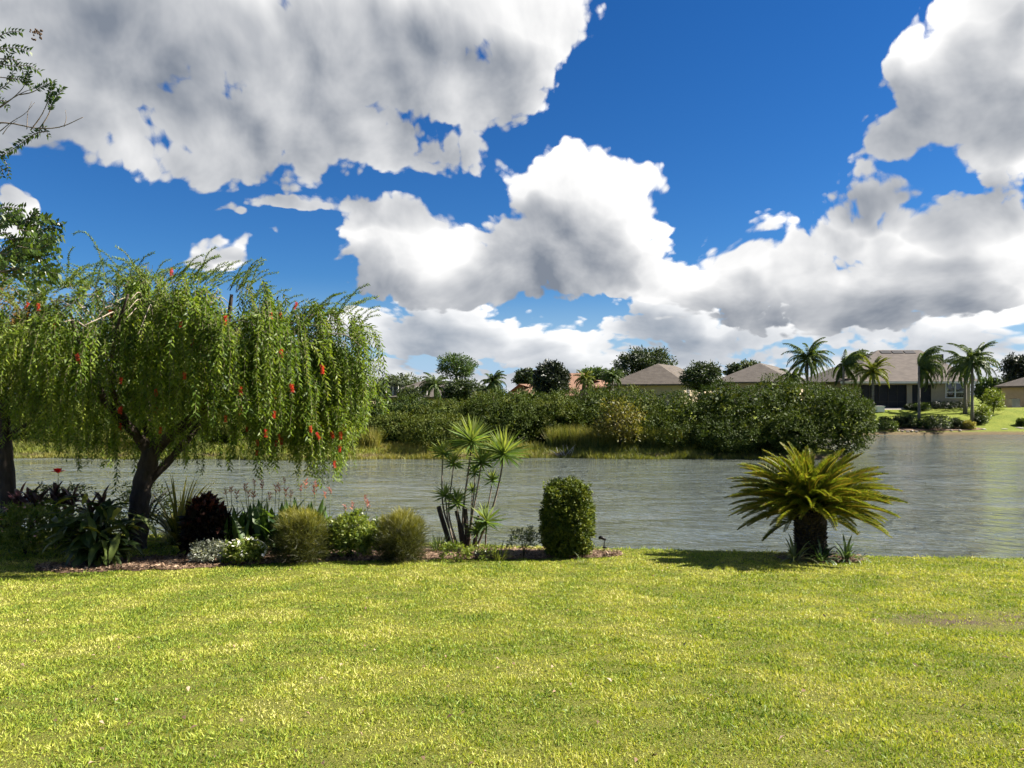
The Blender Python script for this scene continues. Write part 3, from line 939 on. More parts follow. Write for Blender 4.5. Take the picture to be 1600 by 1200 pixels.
# ------------------------------------------------------------------ crape myrtle whose branches reach in from the left
M['myrtle_leaf'] = leaf_mat('myrtle_leaf', [(0.03, 0.055, 0.012), (0.05, 0.09, 0.016), (0.085, 0.13, 0.022)], 0.38, 0.35, spec=0.5)
M['seed'] = plain_mat('seed_pod', (0.03, 0.018, 0.01), (0.07, 0.04, 0.02), 30, 0.7)
CD = 7.2
cm = thing('crape_myrtle', (0, 0, 0), 'leafy tree with pinnate sprays and bare twigs reaching in against the sky', 'tree')
CB = np.array([-6.6, 7.4, 0.0]); CB[2] = ground_z(CB[0], CB[1]) - 0.05
cm.location = CB
def R(px, py, dy=0.0):
    return P(px, py, CD + dy) - CB
ct = MB(); cl = []; clv = []
tlimb(ct, [np.array([0, 0, 0.0]), np.array([0.05, -0.02, 1.2]), np.array([0.2, -0.1, 2.4]), R(-120, 330)], 0.11, 0.05)
tlimb(ct, [np.array([0, 0, 0.0]), np.array([-0.2, 0.1, 1.2]), np.array([-0.3, 0.2, 2.6]), R(-230, 150)], 0.10, 0.04)
tlimb(ct, [R(-120, 330), R(-90, 230), R(-40, 200), R(0, 192)], 0.045, 0.012)
tlimb(ct, [R(-230, 150), R(-120, 110), R(-50, 90), R(0, 75)], 0.035, 0.010)
tlimb(ct, [R(-120, 330), R(-80, 390), R(-30, 420), R(0, 425)], 0.035, 0.012)
tlimb(ct, [R(-120, 330), R(-70, 320), R(-30, 335), R(0, 340)], 0.03, 0.010)
ct.build('trunk', M['bark'], cm)
def twig(path, r=0.006, leaves=True, leaf=0.068, gap=0.030, start=0.1, tone=0.3, pale=False, dangle=0.0):
    pts = np.array(path); tt = np.linspace(0, len(pts) - 1, 12)
    ip = np.array([np.interp(tt, np.arange(len(pts)), pts[:, i]) for i in range(3)]).T
    for _ in range(2):
        ip[1:-1] = (ip[:-2] + 2 * ip[1:-1] + ip[2:]) / 4
    tw_ = MB(); tw_.tube(ip, np.linspace(r, r * 0.35, 12), 5); tw_.build('twig', M['cane'], cm)
    if not leaves:
        return
    seglen = np.linalg.norm(np.diff(ip, axis=0), axis=1); cum = np.concatenate([[0], np.cumsum(seglen)])
    nl = max(3, int(cum[-1] / gap))
    q = np.linspace(start * cum[-1], cum[-1], nl)
    lp = np.array([np.interp(q, cum, ip[:, i]) for i in range(3)]).T
    tg = norm(np.gradient(lp, axis=0))
    sd_ = norm(np.cross(tg, np.array([0.15, 1.0, 0.25])))
    for s_ in (-1, 1):
        d = tg * 0.55 + sd_ * s_ * 0.85 + rng.normal(size=lp.shape) * 0.18
        d[:, 2] -= dangle
        cl.append(kites(lp, d, np.array([0.1, -1, 0.5]) + rng.normal(size=lp.shape) * 0.45, leaf * rng.uniform(0.7, 1.1, nl), leaf * 0.46 * rng.uniform(0.8, 1.1, nl), 0.15, 0.45))
        clv.append(np.clip(tone + rng.random(nl) * 0.6, 0, 1))
twig([R(-30, 85), R(0, 76), R(25, 74), R(46, 80)], leaf=.06)
twig([R(-30, 92), R(0, 100), R(25, 105), R(46, 100), R(62, 112)], leaf=.055)
twig([R(-20, 110), R(8, 96), R(18, 80)], leaf=.05)
twig([R(0, 92), R(25, 92), R(40, 120)], leaf=.05)
twig([R(-20, 75), R(0, 55), R(18, 48), R(34, 50)], leaf=.06)
twig([R(-20, 118), R(10, 122), R(40, 124), R(50, 138)], leaf=.05, start=.4)
twig([R(-10, 192), R(20, 190), R(48, 202), R(75, 201), R(98, 200), R(118, 188), R(130, 183)], r=.008, leaves=False)
twig([R(100, 198), R(104, 185), R(102, 172)], r=.004, leaves=False)
twig([R(48, 203), R(66, 180), R(78, 150), R(82, 128)], r=.006, leaf=.06, start=.6)
twig([R(62, 200), R(78, 178), R(80, 160), R(92, 148), R(96, 138)], leaf=.062, start=.45)
twig([R(0, 168), R(22, 152), R(38, 136), R(46, 112)], leaf=.05, start=.7)
twig([R(-8, 172), R(18, 154), R(40, 142), R(56, 138)], leaves=False)
twig([R(30, 148), R(50, 145), R(66, 135), R(74, 130)], leaf=.055, start=.6)
twig([R(0, 205), R(18, 190), R(40, 178), R(54, 160)], r=.005, leaves=False)
twig([R(4, 210), R(14, 196), R(28, 188)], r=.004, leaves=False)
twig([R(42, 202), R(43, 175), R(50, 158)], r=.004, leaves=False)
twig([R(-20, 150), R(0, 140), R(16, 128), R(20, 112)], leaf=.055, tone=.4)
twig([R(-20, 165), R(6, 155), R(12, 168)], leaf=.05, tone=.4)
twig([R(72, 205), R(54, 208), R(36, 222), R(14, 238), R(-6, 246)], leaf=.065, gap=.026, tone=.05)
twig([R(60, 205), R(70, 196), R(76, 214)], leaf=.045, tone=.1)
twig([R(-15, 232), R(0, 240), R(12, 258), R(14, 276)], leaf=.05, tone=.05)
twig([R(-15, 250), R(4, 262), R(4, 275)], leaf=.045, tone=.05)
for (a, b, c_, d_) in [((-20, 340), (10, 332), (30, 330), (26, 345)), ((-20, 352), (15, 338), (45, 350), (58, 335)), ((20, 350), (50, 362), (72, 352), (92, 356)), ((10, 372), (40, 380), (68, 372), (86, 384)),
                       ((30, 360), (48, 340), (54, 325), (60, 340)), ((-10, 395), (20, 398), (48, 394), (66, 408)), ((20, 420), (45, 408), (72, 402), (94, 398)), ((-10, 372), (8, 360), (18, 372), (24, 385)),
                       ((40, 400), (66, 388), (84, 372), (97, 372)), ((-10, 420), (20, 430), (44, 424), (60, 436)), ((60, 372), (78, 362), (88, 345), (100, 352)), ((-10, 330), (10, 322), (24, 326), (38, 325))]:
    twig([R(*a), R(*b), R(*c_), R(*d_)], leaf=.062, gap=.024, tone=.25)
for k in range(46):
    x0 = rng.uniform(-25, 55); y0 = rng.uniform(345, 455) + max(0, x0) * .15
    dx = rng.uniform(14, 42); dyy = rng.uniform(-26, 14); dd0 = rng.uniform(-.5, .6)
    twig([R(x0, y0, dd0), R(x0 + dx * .5, y0 + dyy * .7, dd0), R(x0 + dx, y0 + dyy, dd0 - .05)], r=.004, leaf=.07, gap=.024, tone=rng.uniform(.15, .5))
# sprays all along the limbs, out to the left of the view
for k in range(150):
    x0 = rng.uniform(-330, -35); y0 = rng.uniform(20, 470); dd0 = rng.uniform(-.8, 1.0)
    dx = rng.uniform(-40, 30); dyy = rng.uniform(-40, 25)
    twig([R(x0, y0, dd0), R(x0 + dx * .5, y0 + dyy * .7, dd0), R(x0 + dx, y0 + dyy, dd0 - .05)], r=.004, leaf=.07, gap=.022, tone=rng.uniform(.1, .5))
for k in range(16):
    a_ = R(-230, 150) * (k / 16) + R(-120, 330) * (1 - k / 16)
    twig([a_, a_ + rng.normal(size=3) * .25, a_ + rng.normal(size=3) * .5 + np.array([-.2, 0, .3])], r=.014, leaf=.07, gap=.03, tone=.3)
twig([R(0, 425), R(30, 420), R(52, 410), R(74, 385), R(86, 360)], r=.010, leaves=False)
twig([R(0, 395), R(25, 378), R(46, 366), R(52, 350)], r=.007, leaves=False)
# canopy out to the left, off the branch ends
cc, od = shell(120, 1.5, 1.5, 1.6, 0, 0.5, -0.9)
cc += np.array([-0.9, 0.4, 4.4])
tot = 120 * 26; ci = np.repeat(np.arange(120), 26); off = rdir(tot) * 0.28
cl.append(kites(cc[ci] + off, rdir(tot) + off * 2, rdir(tot), rng.uniform(.05, .075, tot), rng.uniform(.022, .034, tot))); clv.append(rng.random(tot))
new_obj('crown', quads_mesh('crown', np.concatenate(cl), M['myrtle_leaf'], np.concatenate(clv)), None, cm)
pod = MB(); pod.tube([(0, 0, -.01), (0, 0, -.005), (0, 0, .005), (0, 0, .01)], [.003, .009, .009, .003], 5)
pod = pod.mesh('seed_pod'); pod.materials.append(M['seed'])
for k in range(26):
    place(pod, 'seed_pod', cm, R(50 + rng.uniform(-4, 16), 54 + rng.uniform(-8, 10), rng.normal() * .03), 0, 0, rng.uniform(.8, 1.2))
rng = np.random.default_rng(44)

# ------------------------------------------------------------------ sago palm
M['sago_leaf'] = leaf_mat('sago_leaf', [(0.045, 0.078, 0.010), (0.085, 0.125, 0.013), (0.135, 0.165, 0.018), (0.20, 0.15, 0.03)], 0.36, 0.5, spec=0.2, tcol=1.4)
M['sago_trunk'] = plain_mat('sago_trunk', (0.012, 0.009, 0.007), (0.04, 0.028, 0.02), 12, 0.95, 0.02, 30)
sago = thing('sago_palm', (SAGO[0], SAGO[1], ground_z(SAGO[0], SAGO[1])), 'sago palm with arching golden-green feather fronds on a stout dark trunk', 'palm')
st_ = MB()
hz_ = np.linspace(-0.05, 0.90, 9)
st_.tube(np.stack([0 * hz_, 0 * hz_, hz_], 1), np.array([.27, .28, .265, .255, .25, .255, .27, .28, .22]), 16, rough=0.1)
for k in range(330):                                            # old leaf bases, in spirals
    a = k * 2.39996; z = 0.02 + 0.86 * k / 330
    r = 0.255
    c = np.array([r * math.cos(a), r * math.sin(a), z]); o_ = np.array([math.cos(a), math.sin(a), 0.55]); o_ /= np.linalg.norm(o_)
    sd_ = np.array([-math.sin(a), math.cos(a), 0]); up_ = np.cross(o_, sd_)
    w_, h_, l_ = .032, .02, rng.uniform(.035, .075)
    st_.add([c - sd_ * w_ - up_ * h_, c + sd_ * w_ - up_ * h_, c + sd_ * w_ + up_ * h_, c - sd_ * w_ + up_ * h_, c + o_ * l_], [(0, 1, 4), (1, 2, 4), (2, 3, 4), (3, 0, 4)])
st_.build('trunk', M['sago_trunk'], sago, smooth=False)
tiers = []
for (e0, bend, L) in [(1.42, 0.6, 1.25), (1.22, 0.8, 1.42), (0.98, 0.92, 1.5), (0.72, 0.92, 1.52), (0.50, 0.8, 1.55), (0.26, 0.8, 1.48), (0.0, 0.75, 1.3), (-0.3, 0.6, 1.05)]:
    tiers.append([frond_mesh('frond', L * s_, e0, bend, 88, 0.20, 0.021, M['sago_leaf'], vee=0.6, fwd=0.75, bare=0.10, jitter=0.07, sidebend=sb) for s_, sb in ((1.0, 0.05), (0.92, -0.07))])
cnt = [12, 22, 30, 34, 34, 26, 13, 4]
for ti, c_ in enumerate(cnt):
    for k in range(c_):
        yaw = 2 * math.pi * k / c_ + rng.uniform(-0.2, 0.2) + ti * 0.7
        if ti >= 6 and math.sin(yaw) < -0.6:
            continue
        place(tiers[ti][k % 2], 'frond', sago, (0.07 * math.cos(yaw), 0.07 * math.sin(yaw), 0.90 - 0.012 * ti), yaw, rng.normal() * 0.06, rng.uniform(0.92, 1.05), rng.normal() * 0.18)

# ------------------------------------------------------------------ strap-leaved clumps
def strap_clump(name, base, n, L, Wd, mat, label, cat, e=(0.5, 1.4), bend=(0.6, 1.7), radius=0.08, fold=0.18, leaf_name='leaf', group=None, widest=0.35, nv=5, s=(0.7, 1.1), ztop=0.0):
    th = thing(name, base, label, cat, group)
    meshes = []
    for v in range(nv):
        f = v / max(1, nv - 1)
        meshes.append(strap_mesh(leaf_name, L, Wd, e[0] + (e[1] - e[0]) * f, bend[1] + (bend[0] - bend[1]) * f, mat, fold, 7, widest, rng.normal() * 0.3, 0.0, rng.random()))
    for k in range(n):
        yaw = k * 2.39996 + rng.normal() * 0.3
        r = radius * math.sqrt(rng.random())
        place(meshes[k % nv], leaf_name, th, (r * math.cos(yaw), r * math.sin(yaw), ztop), yaw, rng.normal() * 0.08, rng.uniform(*s))
    return th
def G3(px, py):
    g_ = ground_hit(px, py)
    return np.array([g_[0], g_[1], ground_z(g_[0], g_[1])])
def G_at(px, y, dz=0.0):
    x = (px - 800) / F * y
    return np.array([x, y, ground_z(x, y) + dz])

M['lily_leaf'] = leaf_mat('lily_leaf', [(0.07, 0.10, 0.03), (0.14, 0.17, 0.06), (0.28, 0.29, 0.14)], 0.3, 0.4)
M['dark_lily_leaf'] = leaf_mat('dark_lily_leaf', [(0.03, 0.06, 0.02), (0.05, 0.09, 0.03), (0.08, 0.12, 0.04)], 0.3, 0.4)
for i, (px, py, lab, mt, L) in enumerate([
        (1242, 878, 'pale striped lily clump arching on the bed left of the sago trunk', M['lily_leaf'], .46),
        (1284, 879, 'green lily clump in the middle of the bed under the sago palm', M['dark_lily_leaf'], .40),
        (1322, 877, 'spiky lily clump at the right end of the sago palm bed', M['dark_lily_leaf'], .42)]):
    strap_clump('lily_clump', G3(px, py) + [0, 0, .03], 34, L * 1.15, .042, mt, lab, 'plant', (0.45, 1.35), (0.9, 2.2), 0.07, group='lily clumps under the sago palm')

# ------------------------------------------------------------------ dracaena clump
M['dracaena_leaf'] = leaf_mat('dracaena_leaf', [(0.045, 0.085, 0.02), (0.08, 0.135, 0.028), (0.125, 0.18, 0.04), (0.20, 0.235, 0.07)], 0.38, 0.6, spec=0.15)
DB = G3(722, 858)
dr = thing('dracaena', DB, 'spiky dracaena with tall bare canes topped by narrow leaf rosettes', 'dracaena')
def DP(px, py, dy=0.0):
    return P(px, py, DB[1] + dy) - DB
def rosette(i, L, n_):
    k = np.arange(n_); a = k * 2.39996
    ee = 1.45 - 2.0 * (k / n_) ** 0.85 + rng.normal(size=n_) * 0.08          # young leaves upright, old ones hang
    d = np.stack([np.cos(a) * np.cos(ee), np.sin(a) * np.cos(ee), np.sin(ee)], 1)
    upn = np.stack([-np.cos(a) * np.sin(ee), -np.sin(a) * np.sin(ee), np.cos(ee)], 1)
    LL = L * (1.0 - 0.3 * np.abs(k / n_ - 0.45)) * rng.uniform(0.85, 1.08, n_)
    p0 = np.stack([0 * a, 0 * a, 0.05 * (1 - k / n_)], 1)
    V = []
    # each leaf in two joined pieces so that it can bend
    sd_ = norm(np.cross(d, upn)); rl = rng.uniform(-1.1, 1.1, n_)[:, None]; sd_ = sd_ * np.cos(rl) + upn * np.sin(rl); Wd = 0.055 * L ** 0.5
    m1 = p0 + d * (LL * 0.5)[:, None]
    d2 = norm(d + np.array([0, 0, -0.12])); tip = m1 + d2 * (LL * 0.5)[:, None]
    w1 = sd_ * Wd * 0.5
    V.append(np.stack([p0 - w1 * .6, m1 - w1, m1 + w1, p0 + w1 * .6], 1)); V.append(np.stack([m1 - w1, tip - w1 * .06, tip + w1 * .06, m1 + w1], 1))
    v1 = np.clip(1 - k / n_ * 0.9 + rng.normal(size=n_) * 0.15, 0, 1)
    return quads_mesh('leaf_rosette', np.concatenate(V), M['dracaena_leaf'], np.concatenate([v1, v1]))
big = [rosette(i, .60, 95) for i in range(2)]; small = [rosette(i, .33, 50) for i in range(3)]
CANES = [([(724, 858), (722, 805), (728, 762), (734, 722), (737, 692)], .024, .1, 'B', 1.0),
         ([(742, 858), (756, 830), (770, 796), (782, 748), (787, 711)], .024, -.1, 'B', 1.0),
         ([(716, 858), (692, 800), (690, 760), (692, 709)], .02, .15, 'S', 1.0),
         ([(718, 858), (699, 806), (704, 765), (709, 726)], .018, .0, 'S', .95),
         ([(732, 858), (736, 815), (746, 765), (752, 724)], .02, -.15, 'S', 1.2),
         ([(730, 858), (736, 806), (741, 770), (742, 740)], .017, .12, 'S', .8),
         ([(746, 858), (756, 820), (765, 780), (769, 752)], .017, .1, 'S', .8),
         ([(712, 858), (700, 818), (696, 776)], .02, -.2, 'S', 1.0),
         ([(722, 858), (716, 820), (714, 788)], .022, -.22, 'S', 1.1),
         ([(734, 858), (736, 800), (738, 768)], .015, .2, 'S', .65),
         ([(758, 866), (759, 840), (760, 818)], .02, -.25, 'S', 1.35),
         ([(740, 866), (744, 850), (746, 832)], .016, -.3, 'S', .9)]
for (path, r, dy, kind, s_) in CANES:
    pts = np.array([DP(a, b, dy * (i / (len(path) - 1))) for i, (a, b) in enumerate(path)])
    pts[0][2] = -0.03
    tt = np.linspace(0, len(pts) - 1, 14); ip = np.array([np.interp(tt, np.arange(len(pts)), pts[:, j]) for j in range(3)]).T
    for _ in range(3):
        ip[1:-1] = (ip[:-2] + 2 * ip[1:-1] + ip[2:]) / 4
    c_ = MB(); c_.tube(ip, np.linspace(r * 1.05, r * 0.62, 14), 7, rough=0.15)
    co = c_.build('cane', M['cane'], dr)
    place((big if kind == 'B' else small)[rng.integers(0, 2)], 'leaf_rosette', co, ip[-1], rng.uniform(0, 6), 0, s_)
for (a, b, r) in [((705, 862), (685, 791), .048), ((728, 862), (713, 798), .042), ((730, 860), (727, 795), .045), ((738, 860), (748, 806), .035), ((722, 862), (722, 830), .05)]:
    c_ = MB(); p0 = DP(*a, -.15); p1 = DP(*b, -.1)
    p0[2] = -0.03
    c_.tube([p0, p0 * .6 + p1 * .4 + [0.01, 0, 0], p1 * .8 + p0 * .2, p1], [r * 1.15, r, r * .95, r * .92], 9, rough=0.12)
    c_.build('cut_stump', M['bark'], dr)

# ------------------------------------------------------------------ clipped column
M['box_leaf'] = leaf_mat('clipped_leaf', [(0.016, 0.03, 0.006), (0.040, 0.064, 0.010), (0.095, 0.12, 0.016), (0.19, 0.20, 0.026)], 0.22, 0.55, spec=0.15)
HB = G3(889, 874) + [0, .35, 0]
hd = thing('clipped_shrub', HB, 'tall clipped column shrub with dense dark green leaves and a flat rounded top', 'shrub')
hh = (874 - 760) / F * HB[1]; hw = 40 / F * HB[1]
cc, od = shell(900, hw * 0.93, hw * 0.9, hh * 0.51, hh * 0.5, 0.12, -1.0, 2.9)
cc[:, 0] *= 1 + 0.05 * np.sin(cc[:, 2] * 4)
clump_foliage('foliage', cc, 0.065, 16, 0.055, 0.027, M['box_leaf'], hd, od, 0.25, 0.9)
ci_ = rng.uniform(-1, 1, (500, 3)) * np.array([hw * .78, hw * .76, hh * .46]) + np.array([0, 0, hh * .5])
clump_foliage('inner_foliage', ci_, 0.10, 10, 0.075, 0.04, M['box_leaf'], hd)
stems(hd, 7, hh * 0.8, hw * 0.7, 0.016)

# ------------------------------------------------------------------ shrub builder
def shrub(name, base, rx, ry, h, label, mat, cat='shrub', nc=260, per=16, leaf=0.06, lw=0.03, cr=0.09, up=0.4, group=None, low=-0.55, blossoms=None, nb=0, bsize=0.03, inner=True, power=2.0, var=None, outb=0.8):
    th = thing(name, base, label, cat, group)
    cc_, od_ = shell(nc, rx, ry, h * 0.55, h * 0.47, 0.35, low, power)
    clump_foliage('foliage', cc_, cr, per, leaf, lw, mat, th, od_, up, outb, var)
    if inner:
        ci2 = rdir(nc // 3) * (rng.random(nc // 3) ** 0.4)[:, None] * np.array([rx, ry, h * .5]) * 0.72 + np.array([0, 0, h * .45])
        clump_foliage('inner_foliage', ci2, cr * 1.4, 9, leaf * 1.3, lw * 1.3, mat, th)
    stems(th, 6, h * 0.75, rx * 0.7, max(0.006, h * 0.012))
    if blossoms:
        d_ = od_[rng.permutation(len(od_))[:nb]]
        keep = d_[:, 2] > -0.2
        for dv in d_[keep]:
            p_ = dv * np.array([rx, ry, h * .55]) * 1.04 + np.array([0, 0, h * .47])
            place(blossoms[rng.integers(0, len(blossoms))], 'blossom', th, p_, rng.uniform(0, 6), rng.normal() * 0.5, bsize / 0.03 * rng.uniform(.8, 1.2), rng.normal() * .5)
    return th
def blossom_mesh(mat, petals=5, L=0.022, Wd=0.02, cup=0.35):
    a = np.arange(petals) * 2 * np.pi / petals
    d = np.stack([np.cos(a), np.sin(a), np.full(petals, cup)], 1)
    return quads_mesh('blossom', kites(np.zeros((petals, 3)), d, np.tile([0, 0, 1.0], (petals, 1)), np.full(petals, L), np.full(petals, Wd), 0.1, 0.6), mat)

M['white_petal'] = leaf_mat('white_petal', [(0.7, 0.7, 0.68), (0.8, 0.8, 0.78)], 0.2, 0.6)
M['pink_petal'] = leaf_mat('pink_petal', [(0.55, 0.25, 0.22), (0.65, 0.42, 0.36)], 0.2, 0.6)
M['light_leaf'] = leaf_mat('light_leaf', [(0.05, 0.085, 0.014), (0.095, 0.14, 0.02), (0.15, 0.19, 0.03), (0.21, 0.23, 0.06)], 0.35, 0.4)
M['mid_leaf'] = leaf_mat('mid_leaf', [(0.028, 0.05, 0.012), (0.06, 0.09, 0.016), (0.10, 0.14, 0.022)], 0.3, 0.4)
M['silver_leaf'] = leaf_mat('silver_leaf', [(0.10, 0.12, 0.08), (0.24, 0.26, 0.20), (0.5, 0.5, 0.44)], 0.2, 0.6)
M['dark_red_leaf'] = leaf_mat('dark_red_leaf', [(0.010, 0.010, 0.007), (0.020, 0.012, 0.008), (0.085, 0.020, 0.012)], 0.22, 0.5, spec=0.25)
M['burgundy_leaf'] = leaf_mat('burgundy_leaf', [(0.020, 0.010, 0.012), (0.045, 0.016, 0.022), (0.09, 0.035, 0.04)], 0.3, 0.35, spec=0.5)
M['needle'] = leaf_mat('needle_leaf', [(0.016, 0.021, 0.006), (0.038, 0.044, 0.010), (0.095, 0.10, 0.016), (0.20, 0.19, 0.03)], 0.3, 0.5)
white_b = [blossom_mesh(M['white_petal']) for _ in range(2)]
pink_b = [blossom_mesh(M['pink_petal']) for _ in range(2)]

shrub('flowering_bush', G_at(40, 13.75), .95, .6, .92, 'low leafy bush with small pale pink blossoms beside the straight trunk', M['light_leaf'], 'bush', 330, 16, .062, .032, .10, blossoms=pink_b, nb=90, bsize=.032)
shrub('airy_shrub', G_at(226, 15.5), .66, .4, 1.3, 'airy light green shrub growing behind the bottlebrush trunk', M['light_leaf'], 'shrub', 95, 14, .07, .034, .10, inner=False)
shrub('silver_shrub', G_at(330, 12.75), .36, .28, .40, 'low silvery white-leaved shrub at the front of the bed', M['silver_leaf'], 'shrub', 130, 13, .045, .02, .06, blossoms=white_b, nb=40)
shrub('white_flower_bush', G_at(382, 12.75), .36, .28, .42, 'low green bush sprinkled with white flowers at the bed edge', M['light_leaf'], 'bush', 140, 13, .055, .03, .07, blossoms=white_b, nb=95, bsize=.045)
def tip_var(h):
    return lambda p: np.clip(0.1 + 0.75 * (p[:, 2] / h) ** 2.2 + rng.random(len(p)) * 0.3, 0, 1)   # this year's growth at the top is yellow
for (px, dep, w, hgt, lab) in [(471, 12.85, 43, 77, 'round feathery shrub with yellow-green tips next to the white-flowered bush'), (628, 13.0, 38, 71, 'round feathery shrub with yellow-green tips left of the dracaena')]:
    b_ = G_at(px, dep); h_ = hgt / F * dep; r_ = w / F * dep
    shrub('feathery_shrub', b_, r_ * .9, r_ * .85, h_, lab, M['needle'], 'shrub', 420, 17, .15, .008, .08, 1.0, 'feathery round shrubs in the bed', -0.9, power=2.6, var=tip_var(h_), outb=1.0)
shrub('leafy_bush', G_at(548, 13.25), .42, .36, .80, 'light green leafy bush between the two feathery round shrubs', M['light_leaf'], 'bush', 230, 16, .065, .032, .09)
shrub('small_bush', G_at(592, 13.5), .2, .2, .66, 'small mid-green bush tucked behind the feathery shrub', M['mid_leaf'], 'bush', 70, 14, .05, .025, .07)
strap_clump('grass_tuft', G_at(685, 13.9), 90, .42, .012, M['mid_leaf'], 'small dark green grass tuft left of the dracaena stumps', 'grass tuft', (0.9, 1.5), (0.3, 0.9), .12)
strap_clump('grass_tuft', G_at(778, 13.3), 55, .36, .012, M['light_leaf'], 'thin yellow-green grass tuft in front of the airy bush', 'grass tuft', (0.8, 1.5), (0.3, 1.0), .16)
shrub('weedy_bush', G_at(712, 13.1), .30, .2, .32, 'low weedy plant with pale leaves in front of the dracaena', M['light_leaf'], 'plant', 60, 11, .055, .024, .07, inner=False)
shrub('twiggy_bush', G_at(818, 13.45), .34, .25, .56, 'twiggy open bush between the dracaena and the clipped column', M['mid_leaf'], 'bush', 75, 11, .042, .022, .06, inner=False, low=-0.1)
shrub('weedy_bush', G_at(750, 13.2), .28, .2, .30, 'thin straggly plant right of the dracaena foot', M['light_leaf'], 'plant', 45, 10, .05, .02, .07, inner=False)
strap_clump('lily_clump', G_at(912, 12.95), 14, .24, .02, M['lily_leaf'], 'tiny pale strappy plant at the foot of the clipped column', 'plant', (0.5, 1.3), (0.8, 1.8), .05)

# yellow strap plant and its small variegated neighbours near the water
M['flax_leaf'] = leaf_mat('flax_leaf', [(0.07, 0.08, 0.02), (0.16, 0.15, 0.035), (0.26, 0.23, 0.07)], 0.35, 0.4)
strap_clump('flax', G_at(279, 15.2), 95, 1.5, .055, M['flax_leaf'], 'tall fountain of yellow-green strap leaves by the water behind the dark shrub', 'plant', (0.75, 1.5), (0.4, 1.3), .10, nv=7, s=(.6, 1.05))
strap_clump('spider_plant', G_at(268, 15.0), 34, .36, .035, M['lily_leaf'], 'small striped strap plant at the foot of the yellow flax', 'plant', (0.6, 1.4), (0.5, 1.4), .10, group='striped plants below the flax')
strap_clump('spider_plant', G_at(297, 15.0), 30, .34, .035, M['lily_leaf'], 'small striped strap plant between the flax and the dark red shrub', 'plant', (0.6, 1.4), (0.5, 1.4), .10, group='striped plants below the flax')

# dark red shrub
shrub('copperleaf_shrub', G_at(321, 13.6), .27, .27, .98, 'dense dark shrub with dull red leaves on top beside the flax', M['dark_red_leaf'], 'shrub', 150, 13, .19, .09, .13, var=lambda p: np.clip(0.55 * (p[:, 2] > .78) + rng.random(len(p)) * .5, 0, 1))

# canna clump with flower spikes
M['canna_leaf'] = leaf_mat('canna_leaf', [(0.02, 0.045, 0.014), (0.04, 0.08, 0.018), (0.085, 0.14, 0.028)], 0.33, 0.45, spec=0.3)
M['bract'] = leaf_mat('flower_bract', [(0.16, 0.03, 0.03), (0.34, 0.07, 0.05), (0.5, 0.16, 0.09)], 0.3, 0.5)
cn = thing('canna_clump', G_at(432, 14.0), 'broad-leaved green plant clump with slender reddish flower spikes', 'plant')
lm = [strap_mesh('leaf', .82, .15, 1.5 - .2 * v, .2 + .28 * v, M['canna_leaf'], .3, 6, .4, rng.normal() * .3, 0, rng.random()) for v in range(4)]
for k in range(270):
    x_ = rng.uniform(-.98, .92); y_ = rng.normal() * .25
    place(lm[k % 4], 'leaf', cn, (x_, y_, rng.uniform(0, .38)), rng.uniform(0, 6.28), rng.normal() * .12, rng.uniform(.65, 1.05) * (1.0 - .25 * abs(x_)))
def spike_mesh():
    n_ = 11
    zt = np.linspace(-0.05, 0.07, n_); a = np.arange(n_) * 2.6
    d = np.stack([np.cos(a) * .8, np.sin(a) * .8, np.full(n_, .9)], 1)
    return quads_mesh('flower_head', kites(np.stack([0 * zt, 0 * zt, zt], 1), d, rdir(n_), rng.uniform(.05, .085, n_), np.full(n_, .02), .1, .4), M['bract'])
heads = [spike_mesh() for _ in range(3)]
for (px, py) in [(353, 769), (361, 768), (370, 776), (383, 764), (388, 775), (398, 757), (396, 776), (410, 759), (421, 777), (431, 766), (437, 764), (445, 752), (447, 772), (454, 774), (470, 765), (477, 759), (493, 758), (492, 768), (517, 768), (508, 775), (551, 792), (570, 779), (575, 791), (540, 795)]:
    dp = 14.0 + rng.normal() * .15
    top_ = P(px, py, dp) - np.array(cn.location)
    sm = MB(); b0 = np.array([top_[0] * .93 + rng.normal() * .05, top_[1] * .5, 0.05])
    sm.tube([b0, b0 * .5 + top_ * .5 + [rng.normal() * .02, 0, 0], top_], [.009, .007, .005], 5)
    so = sm.build('flower_stalk', M['stem'], cn)
    place(heads[rng.integers(0, 3)], 'flower_head', so, top_, rng.uniform(0, 6), rng.normal() * .2, rng.uniform(.85, 1.25))

